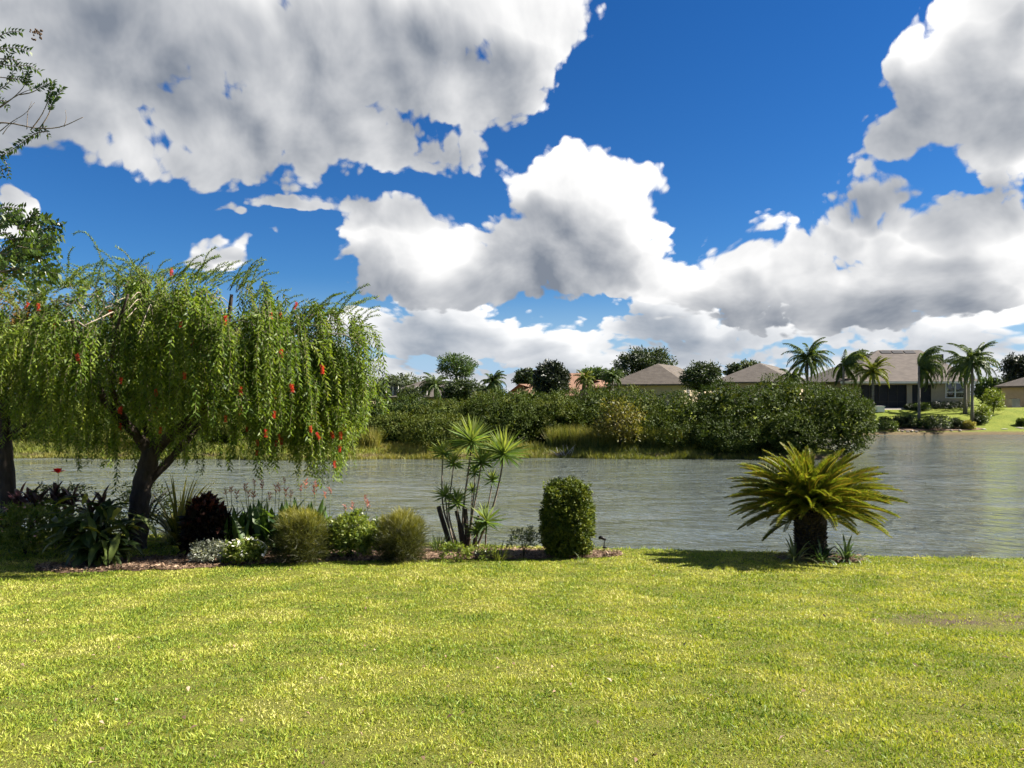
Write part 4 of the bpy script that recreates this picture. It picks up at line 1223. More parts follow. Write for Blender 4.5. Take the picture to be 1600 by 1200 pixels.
# shell ginger, large, at the front left
M['ginger_leaf'] = leaf_mat('ginger_leaf', [(0.022, 0.04, 0.012), (0.045, 0.07, 0.016), (0.11, 0.14, 0.03)], 0.33, 0.45, spec=0.3)
M['ginger_yellow'] = leaf_mat('ginger_yellow_leaf', [(0.12, 0.14, 0.02), (0.24, 0.24, 0.04)], 0.35, 0.4)
gg = thing('shell_ginger', G_at(152, 12.7), 'large clump of broad arching ginger leaves at the front of the bed', 'plant')
gl = [strap_mesh('leaf', .58, .13, .35 - .22 * v, .5 + .2 * v, M['ginger_leaf'], .22, 6, .4, rng.normal() * .4, .05, v / 4) for v in range(4)]
gly = [strap_mesh('leaf', .46, .11, .2, .6, M['ginger_yellow'], .22, 6, .4, .3, .05, .6)]
for k in range(30):
    a = k * 2.39996; lean_ = rng.uniform(.25, .95)
    h_ = rng.uniform(.7, 1.3) * (1.15 - .45 * lean_)
    tip = np.array([math.cos(a) * lean_ * .72, math.sin(a) * lean_ * .5, h_])
    b0 = np.array([math.cos(a) * .12, math.sin(a) * .1, -0.02])
    c_ = MB(); pts = [b0, b0 * .6 + tip * .3 + [0, 0, h_ * .25], tip]
    c_.tube(np.array(pts), [.012, .01, .006], 5)
    c_.build('stalk', M['stem'], gg)
    for j in range(7):
        u = .3 + .7 * j / 6
        pos_ = (1 - u) ** 2 * b0 + 2 * u * (1 - u) * np.array(pts[1]) + u * u * tip
        yl = rng.random() < (.22 if (math.cos(a) > .3) else .05)
        place(gly[0] if yl else gl[(j + k) % 4], 'leaf', gg, pos_, a + (0.75 if j % 2 else -0.75) + rng.normal() * .35, rng.uniform(-.35, .55), rng.uniform(.7, 1.05), rng.normal() * .3)

# burgundy ti plants
def ti_plant(base, stalks, label, h=(.5, .95)):
    th = thing('ti_plant', base, label, 'plant', 'burgundy ti plants')
    lm_ = [strap_mesh('leaf', .42, .10, 1.35 - .35 * v, .5 + .25 * v, M['burgundy_leaf'], .25, 5, .45, rng.normal() * .3, 0, rng.random()) for v in range(4)]
    for (sx_, sy_) in stalks:
        hh_ = rng.uniform(*h)
        c_ = MB(); c_.tube([(sx_ * .7, sy_ * .7, -.02), (sx_ * .9, sy_ * .9, hh_ * .5), (sx_, sy_, hh_)], [.016, .014, .012], 6)
        c_.build('cane', M['cane'], th)
        for j in range(17):
            place(lm_[j % 4], 'leaf', th, (sx_, sy_, hh_ - .022 * j), j * 2.39996, rng.normal() * .15, rng.uniform(.75, 1.05), rng.normal() * .2)
    return th
ti_plant(G_at(78, 14.6), [(-.45, .1), (-.2, -.1), (.05, .1), (.25, -.15), (.42, .05), (-.05, -.25), (.12, .3)], 'burgundy-leaved ti plants clustered behind the pink-blossomed bush', (.75, 1.2))
ti_plant(G_at(150, 13.6), [(-.12, .0), (.05, .1), (.18, -.05), (.0, -.15)], 'burgundy-leaved ti plant rising between the ginger and the bottlebrush trunk', (.75, 1.15))
ti_plant(G_at(36, 15.2), [(-.1, .0), (.1, .1), (.02, -.12)], 'burgundy-leaved ti plant against the straight dark trunk', (.7, 1.05))

# hibiscus with one red flower
hb = thing('hibiscus', G_at(92, 14.9), 'slender hibiscus bush with one bright red flower', 'bush')
cc = np.concatenate([rng.uniform(-1, 1, (60, 3)) * [.55, .25, .16] + [0, 0, 1.02]])
stems(hb, 9, 1.15, .55, .009)
clump_foliage('foliage', cc, .07, 9, .06, .035, M['mid_leaf'], hb)
M['scarlet'] = leaf_mat('scarlet_petal', [(0.60, 0.012, 0.02), (0.72, 0.03, 0.03)], 0.35, 0.5)
fp = P(91, 739, 14.75) - np.array(hb.location)
pm = strap_mesh('petal', .14, .13, .5, .5, M['scarlet'], .15, 4, .65, 0, .15, .5)
for k in range(5):
    place(pm, 'petal', hb, fp, k * 2 * math.pi / 5 + .3, 0, 1.0)
    o_ = place(pm, 'petal', hb, fp + [0, -.02, .01], k * 2 * math.pi / 5 + .9, .5, .85)
c_ = MB(); c_.tube([np.array([fp[0] * .8, fp[1] * .8, .7]), (fp[0] * .95, fp[1], .95), fp], [.009, .007, .006], 5)
c_.build('flower_stalk', M['stem'], hb)

# ------------------------------------------------------------------ little garden light by the column
M['black_metal'] = plain_mat('black_metal', (0.012, 0.012, 0.012), (0.02, 0.02, 0.02), 20, 0.45, metallic=0.3)
gl_ = thing('garden_light', G3(944, 866), 'small black garden spotlight on a stake beside the clipped column', 'garden light')
c_ = MB(); c_.tube([(0, 0, -.05), (0, 0, .2), (.015, 0, .27)], [.009, .009, .008], 7); c_.build('stake', M['black_metal'], gl_)
c_ = MB(); c_.tube([(.03, 0, .27), (-.03, 0, .305), (-.075, 0, .315), (-.10, 0, .29)], [.02, .032, .035, .02], 9); c_.build('lamp_head', M['black_metal'], gl_)
c_ = MB(); c_.tube([(-.035, 0, .12), (0, 0, .135), (.03, 0, .125), (.06, 0, .14)], [.012, .018, .016, .008], 6); c_.build('clamp', M['black_metal'], gl_)
rng = np.random.default_rng(55)

# ------------------------------------------------------------------ far bank: thicket, reeds, bank grass
M['thicket_leaf'] = leaf_mat('thicket_leaf', [(0.015, 0.028, 0.006), (0.030, 0.050, 0.010), (0.056, 0.078, 0.013), (0.115, 0.122, 0.024)], 0.22, 0.6, spec=0.12)
TX = np.array([-400, 300, 540, 570, 600, 650, 700, 750, 800, 850, 900, 960, 1000, 1060, 1100, 1150, 1200, 1250, 1300, 1340, 1362, 1376])
TY = np.array([640, 645, 640, 640, 632, 627, 628, 622, 616, 616, 618, 612, 615, 612, 609, 602, 599, 596, 598, 604, 625, 660])
cents = []; outs = []; inner = []; tones = []
for row, ydep in enumerate((43.0, 45.0, 47.2)):
    x = -36.0
    while x < 19.2:
        px = 800 + F * x / ydep
        right = sstep(960, 1100, px)
        yd = ydep - right * 3.3 + rng.normal() * 0.4
        px = 800 + F * x / yd
        if px > 1368:
            break
        top = CZ - (np.interp(px, TX, TY) + rng.uniform(-9, 3) + (2, 0, -3)[row] - HZ) / F * yd
        r_ = rng.uniform(1.5, 2.5)
        if row == 0:
            yd += rng.normal() * 0.5
            top = 0.15 + (top - 0.15) * rng.uniform(.55, 1.0)
        else:
            top *= rng.uniform(.93, 1.06)
        if px + r_ * F / yd > 1366:
            r_ = max(.5, (1366 - px) * yd / F)
        z0 = 0.15
        n_ = int((330 if row == 0 else 190) * (r_ / 1.9) ** 2)
        d_ = rdir(n_ * 2); d_ = d_[(d_[:, 1] < 0.55)][:n_]
        hz2 = (top - z0) / 2
        shape_ = d_[:, 2:3]
        c_ = np.concatenate([d_[:, :2] * np.array([r_, r_ * 1.05]), shape_ * hz2], 1) * (0.84 + 0.2 * rng.random((len(d_), 1))) + np.array([x, yd, z0 + hz2])
        cents.append(c_); outs.append(d_)
        e_ = rdir(90); e_ = np.concatenate([e_[:, :2] * np.array([r_, r_]), e_[:, 2:3] * hz2], 1) * rng.uniform(.45, .8, (90, 1)) + np.array([x, yd, z0 + hz2])
        inner.append(e_); tones.append(np.full(len(c_), rng.random() ** 1.2 * (1 - .45 * right)))
        x += rng.uniform(2.2, 3.4) if row == 0 else rng.uniform(1.7, 2.8)
cents = np.concatenate(cents); outs = np.concatenate(outs)
k_ = cents[:, 2] > 0.1
tones = np.concatenate(tones)[k_]
cents, outs = cents[k_], outs[k_]
th = clump_foliage('mangrove_thicket', cents, 0.25, 15, 0.135, 0.066, M['thicket_leaf'], None, outs, 0.35, 0.7, tone=tones)
inner = np.concatenate(inner)
th2 = clump_foliage('inner_thicket', inner, 0.3, 6, 0.34, 0.2, M['thicket_leaf'], th)
tag(th2, kind='stuff')
tag(th, 'dense olive-green thicket lining the opposite bank of the lake', 'thicket', kind='stuff')

M['reed'] = leaf_mat('reed_blades', [(0.045, 0.065, 0.012), (0.085, 0.105, 0.018), (0.18, 0.18, 0.034), (0.27, 0.22, 0.07)], 0.3, 0.6, patch=0.25)
def blades(name, x, y, L, Wd, label, cat, lean=0.25):
    n_ = len(x)
    pos_ = np.stack([x, y, np.maximum(ground_z(x, y), -0.05) - 0.02], 1)
    d_ = rng.normal(size=(n_, 3)) * lean; d_[:, 2] = 1.0
    o_ = new_obj(name, quads_mesh(name, kites(pos_, d_, rng.normal(size=(n_, 3)) * [1, 1, .1], L, Wd, 0.2, 0.35), M['reed']))
    return tag(o_, label, cat, kind='stuff')
n_ = 34000
x_ = rng.uniform(-36, 13.5, n_); y_ = bank_front(x_) - 0.1 + 2.6 * rng.random(n_) ** 1.3
blades('bank_grass', x_, y_, rng.uniform(.22, .6, n_) * (0.75 + 0.35 * np.sin(x_ * 1.9) * np.sin(x_ * .53)), rng.uniform(.02, .04, n_), 'yellow-green marsh grass fringing the opposite bank', 'grass', 0.3)
n_ = 9000
seg = rng.random(n_)
x_ = np.where(seg < .7, rng.uniform(2.0, 11.0, n_), np.where(seg < .82, rng.uniform(-9.5, -7.2, n_), rng.uniform(-24, -17, n_)))
y_ = bank_front(x_) + 1.5 + 0.9 * rng.random(n_)
blades('tall_reeds', x_, y_, rng.uniform(.6, 1.35, n_), rng.uniform(.02, .035, n_), 'taller olive reeds standing in front of the thicket', 'reeds', 0.16)

# a yellower bush and a bare grey one in the thicket's edge, a stump of driftwood on the bank
M['yellow_leaf'] = leaf_mat('yellowing_leaf', [(0.07, 0.08, 0.015), (0.12, 0.12, 0.022), (0.17, 0.13, 0.03)], 0.3, 0.5)
shrub('yellowing_bush', G_at(970, 40.2), 1.35, .8, 2.5, 'yellowish bush standing out at the edge of the thicket', M['yellow_leaf'], 'bush', 150, 14, .17, .07, .30)
M['grey_wood'] = plain_mat('bleached_wood', (0.28, 0.26, 0.23), (0.42, 0.40, 0.36), 8, 0.9)
bb = thing('bare_bush', G_at(882, 39.9), 'bleached bare branches of a dead bush on the far bank', 'dead bush')
for k in range(7):
    a = rng.uniform(-.2, 3.3); l_ = rng.uniform(.5, 1.0)
    tip = np.array([math.cos(a) * l_ * .9, rng.normal() * .3 - .2, .25 + abs(math.sin(a)) * l_])
    c_ = MB(); c_.tube([(0, 0, -.05), tip * .5 + rng.normal(size=3) * .08, tip], [.024, .016, .006], 5)
    c_.tube([tip * .5, tip * .6 + rng.normal(size=3) * .25 + [0, 0, .15]], [.015, .006], 4)
    c_.build('branch', M['grey_wood'], bb)
dw = thing('driftwood', G_at(937, 38.9, .0), 'weathered chunk of driftwood on the far water edge', 'driftwood')
c_ = MB(); c_.tube([(-.45, 0, .12), (-.2, .02, .24), (.1, 0, .28), (.42, -.05, .16)], [.08, .17, .19, .1], 8, rough=.3); c_.build('log', M['grey_wood'], dw)

# ------------------------------------------------------------------ trees across the lake
def leafy_tree(name, px, base_y, top, bot, half_w, label, mat, group=None, nc=230, per=17, leaf=0.30, lw=0.15, power=2.0, trunk_r=0.16, cr=0.55, jitter=0.35):
    """crown between photo rows top..bot and px +- half_w at depth base_y"""
    b_ = G_at(px, base_y)
    t_ = thing(name, b_, label, 'tree', group)
    zt = CZ - (top - HZ) / F * base_y - b_[2]; zb = CZ - (bot - HZ) / F * base_y - b_[2]
    zb = max(zb, 0.4); rw = half_w / F * base_y
    m_ = MB(); zc = (zt + zb) / 2
    m_.tube([(0, 0, -.1), (.05, 0, zb * .6), (0, 0, zb + .3), (.05, .05, zt - (zt - zb) * .3)], [trunk_r * 1.2, trunk_r, trunk_r * .85, trunk_r * .25], 8, rough=.1)
    for k in range(9):
        a = k * 2.4; z1 = zb + (zt - zb) * rng.uniform(.05, .5)
        tip = np.array([math.cos(a) * rw * .75, math.sin(a) * rw * .75, z1 + (zt - zb) * .28])
        m_.tube([(0, 0, z1), tip * .5 + np.array([0, 0, z1 * .5]), tip], [trunk_r * .5, trunk_r * .3, trunk_r * .1], 5)
    m_.build('trunk', M['bark'], t_)
    cc_, od_ = shell(nc, rw * .95, rw * .95, (zt - zb) / 2 * .95, zc, jitter, -1.0, power)
    s_ = base_y / 85.0
    clump_foliage('crown', cc_, cr * min(1.0, rw / 2.2) * s_, per, leaf * s_, lw * s_, mat, t_, od_, 0.3, 0.8)
    ci2 = rdir(nc // 3) * (rng.random(nc // 3) ** .4)[:, None] * np.array([rw, rw, (zt - zb) / 2]) * .7 + [0, 0, zc]
    clump_foliage('inner_crown', ci2, cr * s_, 9, leaf * 1.3 * s_, lw * 1.3 * s_, mat, t_)
    return t_
M['oak_leaf'] = leaf_mat('oak_leaf', [(0.014, 0.026, 0.010), (0.028, 0.046, 0.014), (0.05, 0.07, 0.02)], 0.2, 0.5)
M['dark_leaf'] = leaf_mat('dark_evergreen_leaf', [(0.008, 0.014, 0.008), (0.016, 0.025, 0.011), (0.03, 0.042, 0.016)], 0.12, 0.45)
M['pine_leaf'] = leaf_mat('pine_leaf', [(0.022, 0.045, 0.012), (0.045, 0.085, 0.018), (0.075, 0.12, 0.025)], 0.25, 0.5)
M['grey_leaf'] = leaf_mat('grey_green_leaf', [(0.03, 0.045, 0.022), (0.055, 0.075, 0.035), (0.08, 0.10, 0.05)], 0.25, 0.5)
leafy_tree('evergreen_tree', 861, 72, 566, 626, 27, 'dense dark egg-shaped evergreen in front of the orange roof', M['dark_leaf'], nc=320, per=22, jitter=.12, power=2.2)
leafy_tree('oak_tree', 1006, 104, 545, 592, 48, 'broad dark oak behind the grey-brown roof', M['oak_leaf'], nc=330, jitter=.3)
leafy_tree('oak_tree', 1098, 74, 567, 612, 31, 'round green oak between the grey-brown roof and the brown roof', M['oak_leaf'], nc=280)
pine = leafy_tree('pine_tree', 713, 76, 553, 592, 29, 'tall pine with open rounded crown and bare trunk', M['pine_leaf'], nc=150, per=22, leaf=.34, lw=.09, jitter=.25, cr=.5)
leafy_tree('oak_tree', 722, 74, 592, 628, 30, 'dark bushy tree at the foot of the tall pine', M['oak_leaf'], nc=220)
leafy_tree('grey_tree', 622, 100, 586, 612, 34, 'grey-green tree with ragged top behind the pale roof', M['grey_leaf'], nc=130, per=15)
leafy_tree('grey_tree', 640, 74, 606, 632, 20, 'low grey-green tree in front of the pale roof', M['grey_leaf'], nc=110)
leafy_tree('oak_tree', 822, 105, 576, 606, 18, 'small round tree behind the little orange roof', M['oak_leaf'], nc=110)
leafy_tree('oak_tree', 925, 100, 575, 602, 22, 'mid-green tree just right of the orange roof', M['pine_leaf'], nc=130)
leafy_tree('oak_tree', 958, 98, 578, 612, 24, 'dark tree between the orange roof and the broad oak', M['oak_leaf'], nc=150)
leafy_tree('oak_tree', 1146, 105, 570, 594, 12, 'slim tree left of the brown roof', M['oak_leaf'], nc=70)
leafy_tree('oak_tree', 1170, 110, 566, 592, 22, 'hazy tree showing above the brown roof', M['grey_leaf'], nc=120)
leafy_tree('oak_tree', 1345, 110, 549, 582, 17, 'tree top rising behind the tan house ridge', M['oak_leaf'], nc=90)
leafy_tree('dusky_tree', 1592, 84, 552, 600, 24, 'dusky purple-tinged tree beyond the lawn at the end house', M['dark_leaf'], nc=190, jitter=.4)
leafy_tree('oak_tree', 1590, 100, 590, 636, 34, 'dark tree behind the tall clipped hedge', M['oak_leaf'], nc=180)
leafy_tree('oak_tree', 1545, 86, 590, 632, 22, 'green tree at the right corner of the tan house', M['pine_leaf'], nc=130)
leafy_tree('oak_tree', 760, 90, 604, 632, 26, 'low dark trees right of the tall pine', M['oak_leaf'], nc=130)
for px_, lab in ((60, 'green tree on the far bank seen under the bottlebrush canopy'), (200, 'leafy tree across the water behind the bottlebrush trunk'), (340, 'bushy tree across the water behind the hanging strands'), (480, 'tree across the water behind the bottlebrush lobe')):
    leafy_tree('oak_tree', px_, 66, 585, 650, 75, lab, M['oak_leaf'], nc=190, per=14)

# ------------------------------------------------------------------ palms across the lake
M['palm_leaf'] = leaf_mat('palm_leaf', [(0.03, 0.055, 0.018), (0.055, 0.09, 0.025), (0.09, 0.125, 0.035)], 0.3, 0.5, spec=0.2)
M['yellowish_palm_leaf'] = leaf_mat('bright_palm_leaf', [(0.055, 0.085, 0.018), (0.10, 0.13, 0.025), (0.15, 0.16, 0.035)], 0.35, 0.5, spec=0.2)  # brighter, yellower leaf colour used on some palms
def palm_set(L, mat, droop, ll, wind=0.0, lw=0.065):
    out_ = []
    for (e0, bend) in ((1.35, 1.0), (1.05, 1.35), (0.75, 1.6), (0.4, 1.6), (0.0, 1.3), (-.4, .9)):
        out_.append(frond_mesh('frond', L, e0, bend + droop * .6, 56, ll, lw, mat, vee=.15, fwd=.75, droop=droop, bare=.12, jitter=.16))
    return out_
def palm(name, px, dep, head_y, base_dep_y=None, L=2.6, mat=None, droop=.5, ll=.5, n=22, r=.12, label='', wind=0.0, group='palms across the lake', lean=0.0):
    b_ = G_at(px, dep)
    t_ = thing(name, b_, label, 'palm tree', group)
    zt = CZ - (head_y - HZ) / F * dep - b_[2]
    m_ = MB(); m_.tube([(0, 0, -.1), (lean * .2, 0, zt * .35), (lean * .6, 0, zt * .7), (lean, 0, zt)], [r * 1.25, r * .9, r * .8, r * .75], 9, rough=.06)
    m_.build('trunk', M['palm_bark'], t_)
    fs_ = palm_set(L, mat or M['palm_leaf'], droop, ll)
    n = int(n * 1.5)
    for k in range(n):
        tier = int(k / n * 6)
        yaw = k * 2.39996 + rng.normal() * .2
        if wind:
            # leaves swept towards -X or +X by the breeze
            yaw = math.atan2(math.sin(yaw), math.cos(yaw) + wind)
        place(fs_[min(5, tier)], 'frond', t_, (lean, 0, zt), yaw, rng.normal() * .12, rng.uniform(.82, 1.08), rng.normal() * .25)
    return t_
palm('queen_palm', 1262, 76, 562, L=3.1, droop=.7, ll=.55, n=26, wind=.35, label='tall palm with windswept fronds between the brown roof and the tan house')
palm('queen_palm', 1318, 72, 572, L=3.0, droop=1.0, ll=.6, n=22, wind=1.0, label='palm with drooping fronds at the left end of the tan house')
palm('date_palm', 1364, 69, 581, L=2.3, droop=.15, ll=.36, n=24, r=.13, mat=M['yellowish_palm_leaf'], label='short bright date palm standing before the dark screened porch')
palm('queen_palm', 1436, 65.5, 572, L=2.9, droop=1.2, ll=.6, n=22, wind=1.3, r=.12, label='slim palm with fronds hanging over the porch post')
palm('queen_palm', 1519, 66.5, 566, L=2.9, droop=.6, ll=.5, n=26, wind=.2, r=.14, label='tall palm with a pale trunk in front of the window')
palm('queen_palm', 1508, 70, 572, L=2.7, droop=.8, ll=.5, n=16, r=.16, wind=-.5, label='palm with a dark trunk close against the tan wall')
palm('queen_palm', 1238, 74, 590, L=1.7, droop=.8, ll=.4, n=16, label='shorter palm in front of the brown roof')
palm('queen_palm', 770, 84, 598, L=2.2, droop=.9, ll=.5, n=18, wind=.3, label='palm with drooping fronds right of the tall pine')
palm('queen_palm', 680, 80, 604, L=2.3, droop=.8, ll=.5, n=18, wind=-.3, label='dark palm in front of the brown hip roof left of the pine')
palm('cabbage_palm', 914, 80, 594, L=1.5, droop=.5, ll=.4, n=20, mat=M['yellowish_palm_leaf'], label='round-headed palm beside the orange roof')
palm('cabbage_palm', 957, 82, 590, L=1.7, droop=.6, ll=.4, n=20, label='shaggy palm left of the grey-brown roof')
palm('queen_palm', 590, 78, 612, L=1.9, droop=.9, ll=.5, n=16, label='palm beside the pale roof next to the bottlebrush tree')
palm('cabbage_palm', 838, 84, 600, L=1.3, droop=.5, ll=.35, n=16, label='small palm in front of the little orange roof')

# ------------------------------------------------------------------ houses across the lake
M['stucco'] = plain_mat('tan_stucco', (0.34, 0.275, 0.19), (0.38, 0.31, 0.22), 3, 0.9, 0.004, 40)
M['white_trim'] = plain_mat('white_trim', (0.72, 0.70, 0.66), (0.78, 0.76, 0.72), 5, 0.6)
M['roof_tan'] = plain_mat('tan_shingles', (0.078, 0.066, 0.058), (0.108, 0.092, 0.081), 1.4, 0.95, 0.01, 9, stretch=(1, 1, 3))
M['roof_brown'] = plain_mat('brown_shingles', (0.074, 0.063, 0.054), (0.10, 0.087, 0.075), 1.4, 0.95, 0.01, 9, stretch=(1, 1, 3))
M['roof_grey'] = plain_mat('grey_brown_shingles', (0.07, 0.058, 0.047), (0.10, 0.085, 0.07), 1.4, 0.95, 0.01, 9, stretch=(1, 1, 3))
M['roof_orange'] = plain_mat('orange_tiles', (0.17, 0.095, 0.062), (0.235, 0.135, 0.09), 2.0, 0.9, 0.02, 12, stretch=(3, 1, 1))
M['roof_pale'] = plain_mat('pale_shingles', (0.20, 0.185, 0.17), (0.26, 0.24, 0.22), 1.4, 0.95, 0.01, 9)
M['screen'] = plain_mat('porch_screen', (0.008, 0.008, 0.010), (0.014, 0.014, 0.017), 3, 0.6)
M['bronze'] = plain_mat('bronze_frame', (0.03, 0.026, 0.022), (0.04, 0.035, 0.03), 5, 0.5)
M['glass'] = plain_mat('window_glass', (0.010, 0.011, 0.013), (0.014, 0.015, 0.017), 2, 0.06, spec=0.8)

def hip_roof(m_, L, W_, eave, ridge, over, r0, r1, thick=0.18):
    """hip roof on a rectangle centred at 0, ridge along X from r0 to r1"""
    x0, x1, y0, y1 = -L / 2 - over, L / 2 + over, -W_ / 2 - over, W_ / 2 + over
    m_.add([(x0, y0, eave), (x1, y0, eave), (x1, y1, eave), (x0, y1, eave), (r0, 0, ridge), (r1, 0, ridge), (x0, y0, eave - thick), (x1, y0, eave - thick), (x1, y1, eave - thick), (x0, y1, eave - thick)],
           [(0, 1, 5, 4), (1, 2, 5), (2, 3, 4, 5), (3, 0, 4), (6, 7, 1, 0), (7, 8, 2, 1), (8, 9, 3, 2), (9, 6, 0, 3), (9, 8, 7, 6)])
def simple_house(px, dep, L, W_, rz, eave_y, ridge_y, roof, label, r0=None, r1=None, wall=None):
    b_ = G_at(px, dep)
    t_ = thing('house', b_, label, 'house', None, rz)
    ev = CZ - (eave_y - HZ) / F * (dep - W_ * .4) - b_[2]; rg = CZ - (ridge_y - HZ) / F * dep - b_[2]
    m_ = MB(); m_.box((-L / 2, -W_ / 2, -.3), (L / 2, W_ / 2, ev - .05)); m_.build('wall', wall or M['stucco'], t_, smooth=False)
    m_ = MB(); hip_roof(m_, L, W_, ev, rg, .5, r0 if r0 is not None else -L / 2 + W_ / 2, r1 if r1 is not None else L / 2 - W_ / 2)
    m_.build('roof', roof, t_, smooth=False)
    for k, xx in enumerate([] if L < 7 else np.linspace(-L / 2 + 1.6, L / 2 - 1.6, 3)):
        m_ = MB(); m_.box((xx - .6, -W_ / 2 - .05, .9), (xx + .6, -W_ / 2 - .003, 2.1)); w_ = m_.build('window', M['glass'], t_, smooth=False)
        m_ = MB()
        for (a, b, c, d_) in ((-.66, -.6, .84, 2.16), (.6, .66, .84, 2.16), (-.03, .03, .9, 2.1)):
            m_.box((xx + a, -W_ / 2 - .07, c), (xx + b, -W_ / 2 - .004, d_))
        m_.build('frame', M['white_trim'], w_, smooth=False)
    return t_
RZ = math.radians(62)
simple_house(1042, 91.3, 16, 8.5, RZ, 601, 570, M['roof_grey'], 'house under a grey-brown hip roof below the broad oak')
simple_house(1201, 96, 22, 8.5, RZ, 598, 570, M['roof_brown'], 'house under a brown hip roof left of the tall windswept palm')
simple_house(896, 92, 3.6, 7, math.radians(4), 618, 583, M['roof_orange'], 'house with an orange tiled roof beside the dark evergreen', -1.4, 1.4)
simple_house(936, 89, 2.2, 3, math.radians(20), 604, 594, M['roof_orange'], 'small orange-roofed wing next to the orange tiled house')
simple_house(826, 92, 3.6, 6, math.radians(10), 616, 600, M['roof_orange'], 'low house with a little orange roof left of the dark evergreen')
simple_house(676, 88, 10, 8, math.radians(-12), 620, 594, M['roof_brown'], 'house under a brown hip roof left of the tall pine')
simple_house(622, 104, 8, 8, 0, 614, 602, M['roof_pale'], 'house under a pale grey roof behind the grey-green tree')
simple_house(562, 96, 8, 8, math.radians(-20), 618, 596, M['roof_pale'], 'house under a pale roof at the edge of the bottlebrush tree')
simple_house(1672, 77, 9, 8, 0, 602, 570, M['roof_grey'], 'house with a dark screened side beyond the bright lawn')

# the tan house
hx0, hx1, hy0, hy1 = 32.8, 44.9, 73.0, 84.0
hb_ = np.array([(hx0 + hx1) / 2, hy0, ground_z((hx0 + hx1) / 2, 74.0) - 0.05])
house = thing('house', hb_, 'tan stucco house with large hip roof and dark screened porch on the far shore', 'house')
def hp(px, py, y=hy0):
    return P(px, py, y) - hb_
EV = hp(1400, 596)[2]
xw = [hp(p, 600)[0] for p in (1345, 1417, 1425, 1455, 1478, 1506)]
HL, HR = hx0 - hb_[0], hx1 - hb_[0]
m_ = MB()
m_.box((xw[3], 0, -.4), (HR, .25, EV - .02))                              # front wall with the window
m_.box((HR - .25, .253, -.4), (HR - .003, 11, EV - .02))                    # right side
m_.box((HL, .253, -.4), (HL + .25, 11, EV - .02))
m_.box((HL + .253, 10.75, -.4), (HR - .253, 10.997, EV - .02))
m_.box((HL, 0, -.4), (xw[0], .25, EV - .02))
m_.box((HL + .253, 4.0, -.4), (HR - .253, 4.2, EV - .03))                  # back wall of the porch
m_.box((xw[0] + .003, 0.0, EV - .32), (xw[3] - .003, .22, EV - .022))      # beam over the openings
m_.build('wall', M['stucco'], house, smooth=False)
m_ = MB(); m_.box((xw[1], -.03, -.4), (xw[2], .28, EV - .33)); m_.build('column', M['stucco'], house, smooth=False)
m_ = MB()
zr = hp(1405, 547, hy0 + 5.5)[2]
ra, rb = P(1372, 549, hy0 + 5.5)[0] - hb_[0], P(1438, 547, hy0 + 5.5)[0] - hb_[0]
x0, x1, y0, y1 = HL - .9, HR + .7, -.6, 11.6
m_.add([(x0, y0, EV), (x1, y0, EV), (x1, y1, EV), (x0, y1, EV), (ra, 5.5, zr), (rb, 5.5, zr), (x0, y0, EV - .2), (x1, y0, EV - .2), (x1, y1, EV - .2), (x0, y1, EV - .2)],
       [(0, 1, 5, 4), (1, 2, 5), (2, 3, 4, 5), (3, 0, 4), (9, 8, 7, 6)])
roof = m_.build('roof', M['roof_tan'], house, smooth=False)
m_ = MB()
m_.box((x0, y0 - .03, EV - .2), (x1, y0 - .002, EV - .01)); m_.box((x1 + .002, y0, EV - .2), (x1 + .03, y1, EV - .01))
m_.build('gutter', M['white_trim'], house, smooth=False)
for (a, b) in ((1376, 1391), (1394, 1410), (1413, 1429)):                 # dark ridge vents lying on the slope
    xa, xb = P(a, 552, hy0 + 5)[0] - hb_[0], P(b, 552, hy0 + 5)[0] - hb_[0]
    m_ = MB(); sl = (zr - EV) / 6.1
    for_y0, for_y1 = 4.75, 5.25
    z0_, z1_ = EV + (for_y0 + .6) * sl + .06, EV + (for_y1 + .6) * sl + .06
    m_.add([(xa, for_y0, z0_ - .1), (xb, for_y0, z0_ - .1), (xb, for_y1, z1_ - .1), (xa, for_y1, z1_ - .1), (xa, for_y0, z0_ + .0), (xb, for_y0, z0_ + .0), (xb, for_y1, z1_ + .0), (xa, for_y1, z1_ + .0)],
           [(0, 1, 5, 4), (1, 2, 6, 5), (2, 3, 7, 6), (3, 0, 4, 7), (4, 5, 6, 7)])
    m_.build('ridge_vent', M['screen'], roof, smooth=False)
m_ = MB(); m_.box((P(1473, 570, 77)[0] - hb_[0], 4.2, EV + 2.0), (P(1476, 570, 77)[0] - hb_[0], 4.5, EV + 2.9)); m_.build('chimney_pipe', M['bronze'], roof, smooth=False)
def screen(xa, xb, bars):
    m2 = MB(); m2.box((xa, .10, -.3), (xb, .12, EV - .33)); s_ = m2.build('porch_screen', M['screen'], house, smooth=False)  # opaque screen; its near-black colour stands in for the shaded porch behind
    for xx in np.linspace(xa, xb, bars):
        m2 = MB(); m2.box((xx - .035, .05, -.3), (xx + .035, .098, EV - .335)); m2.build('screen_post', M['bronze'], s_, smooth=False)
    m2 = MB(); m2.box((xa, .055, .55), (xb, .095, .62)); m2.build('rail', M['bronze'], s_, smooth=False)
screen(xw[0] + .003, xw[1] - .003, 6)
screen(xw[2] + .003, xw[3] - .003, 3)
zw0, zw1 = hp(1490, 621)[2], hp(1490, 598)[2]
m_ = MB(); m_.box((xw[4], -.02, zw0), (xw[5], -.004, zw1)); wn = m_.build('window', M['bronze'], house, smooth=False)
fr = MB(); wx, wz = (xw[4] + xw[5]) / 2, zw0 + (zw1 - zw0) * .36
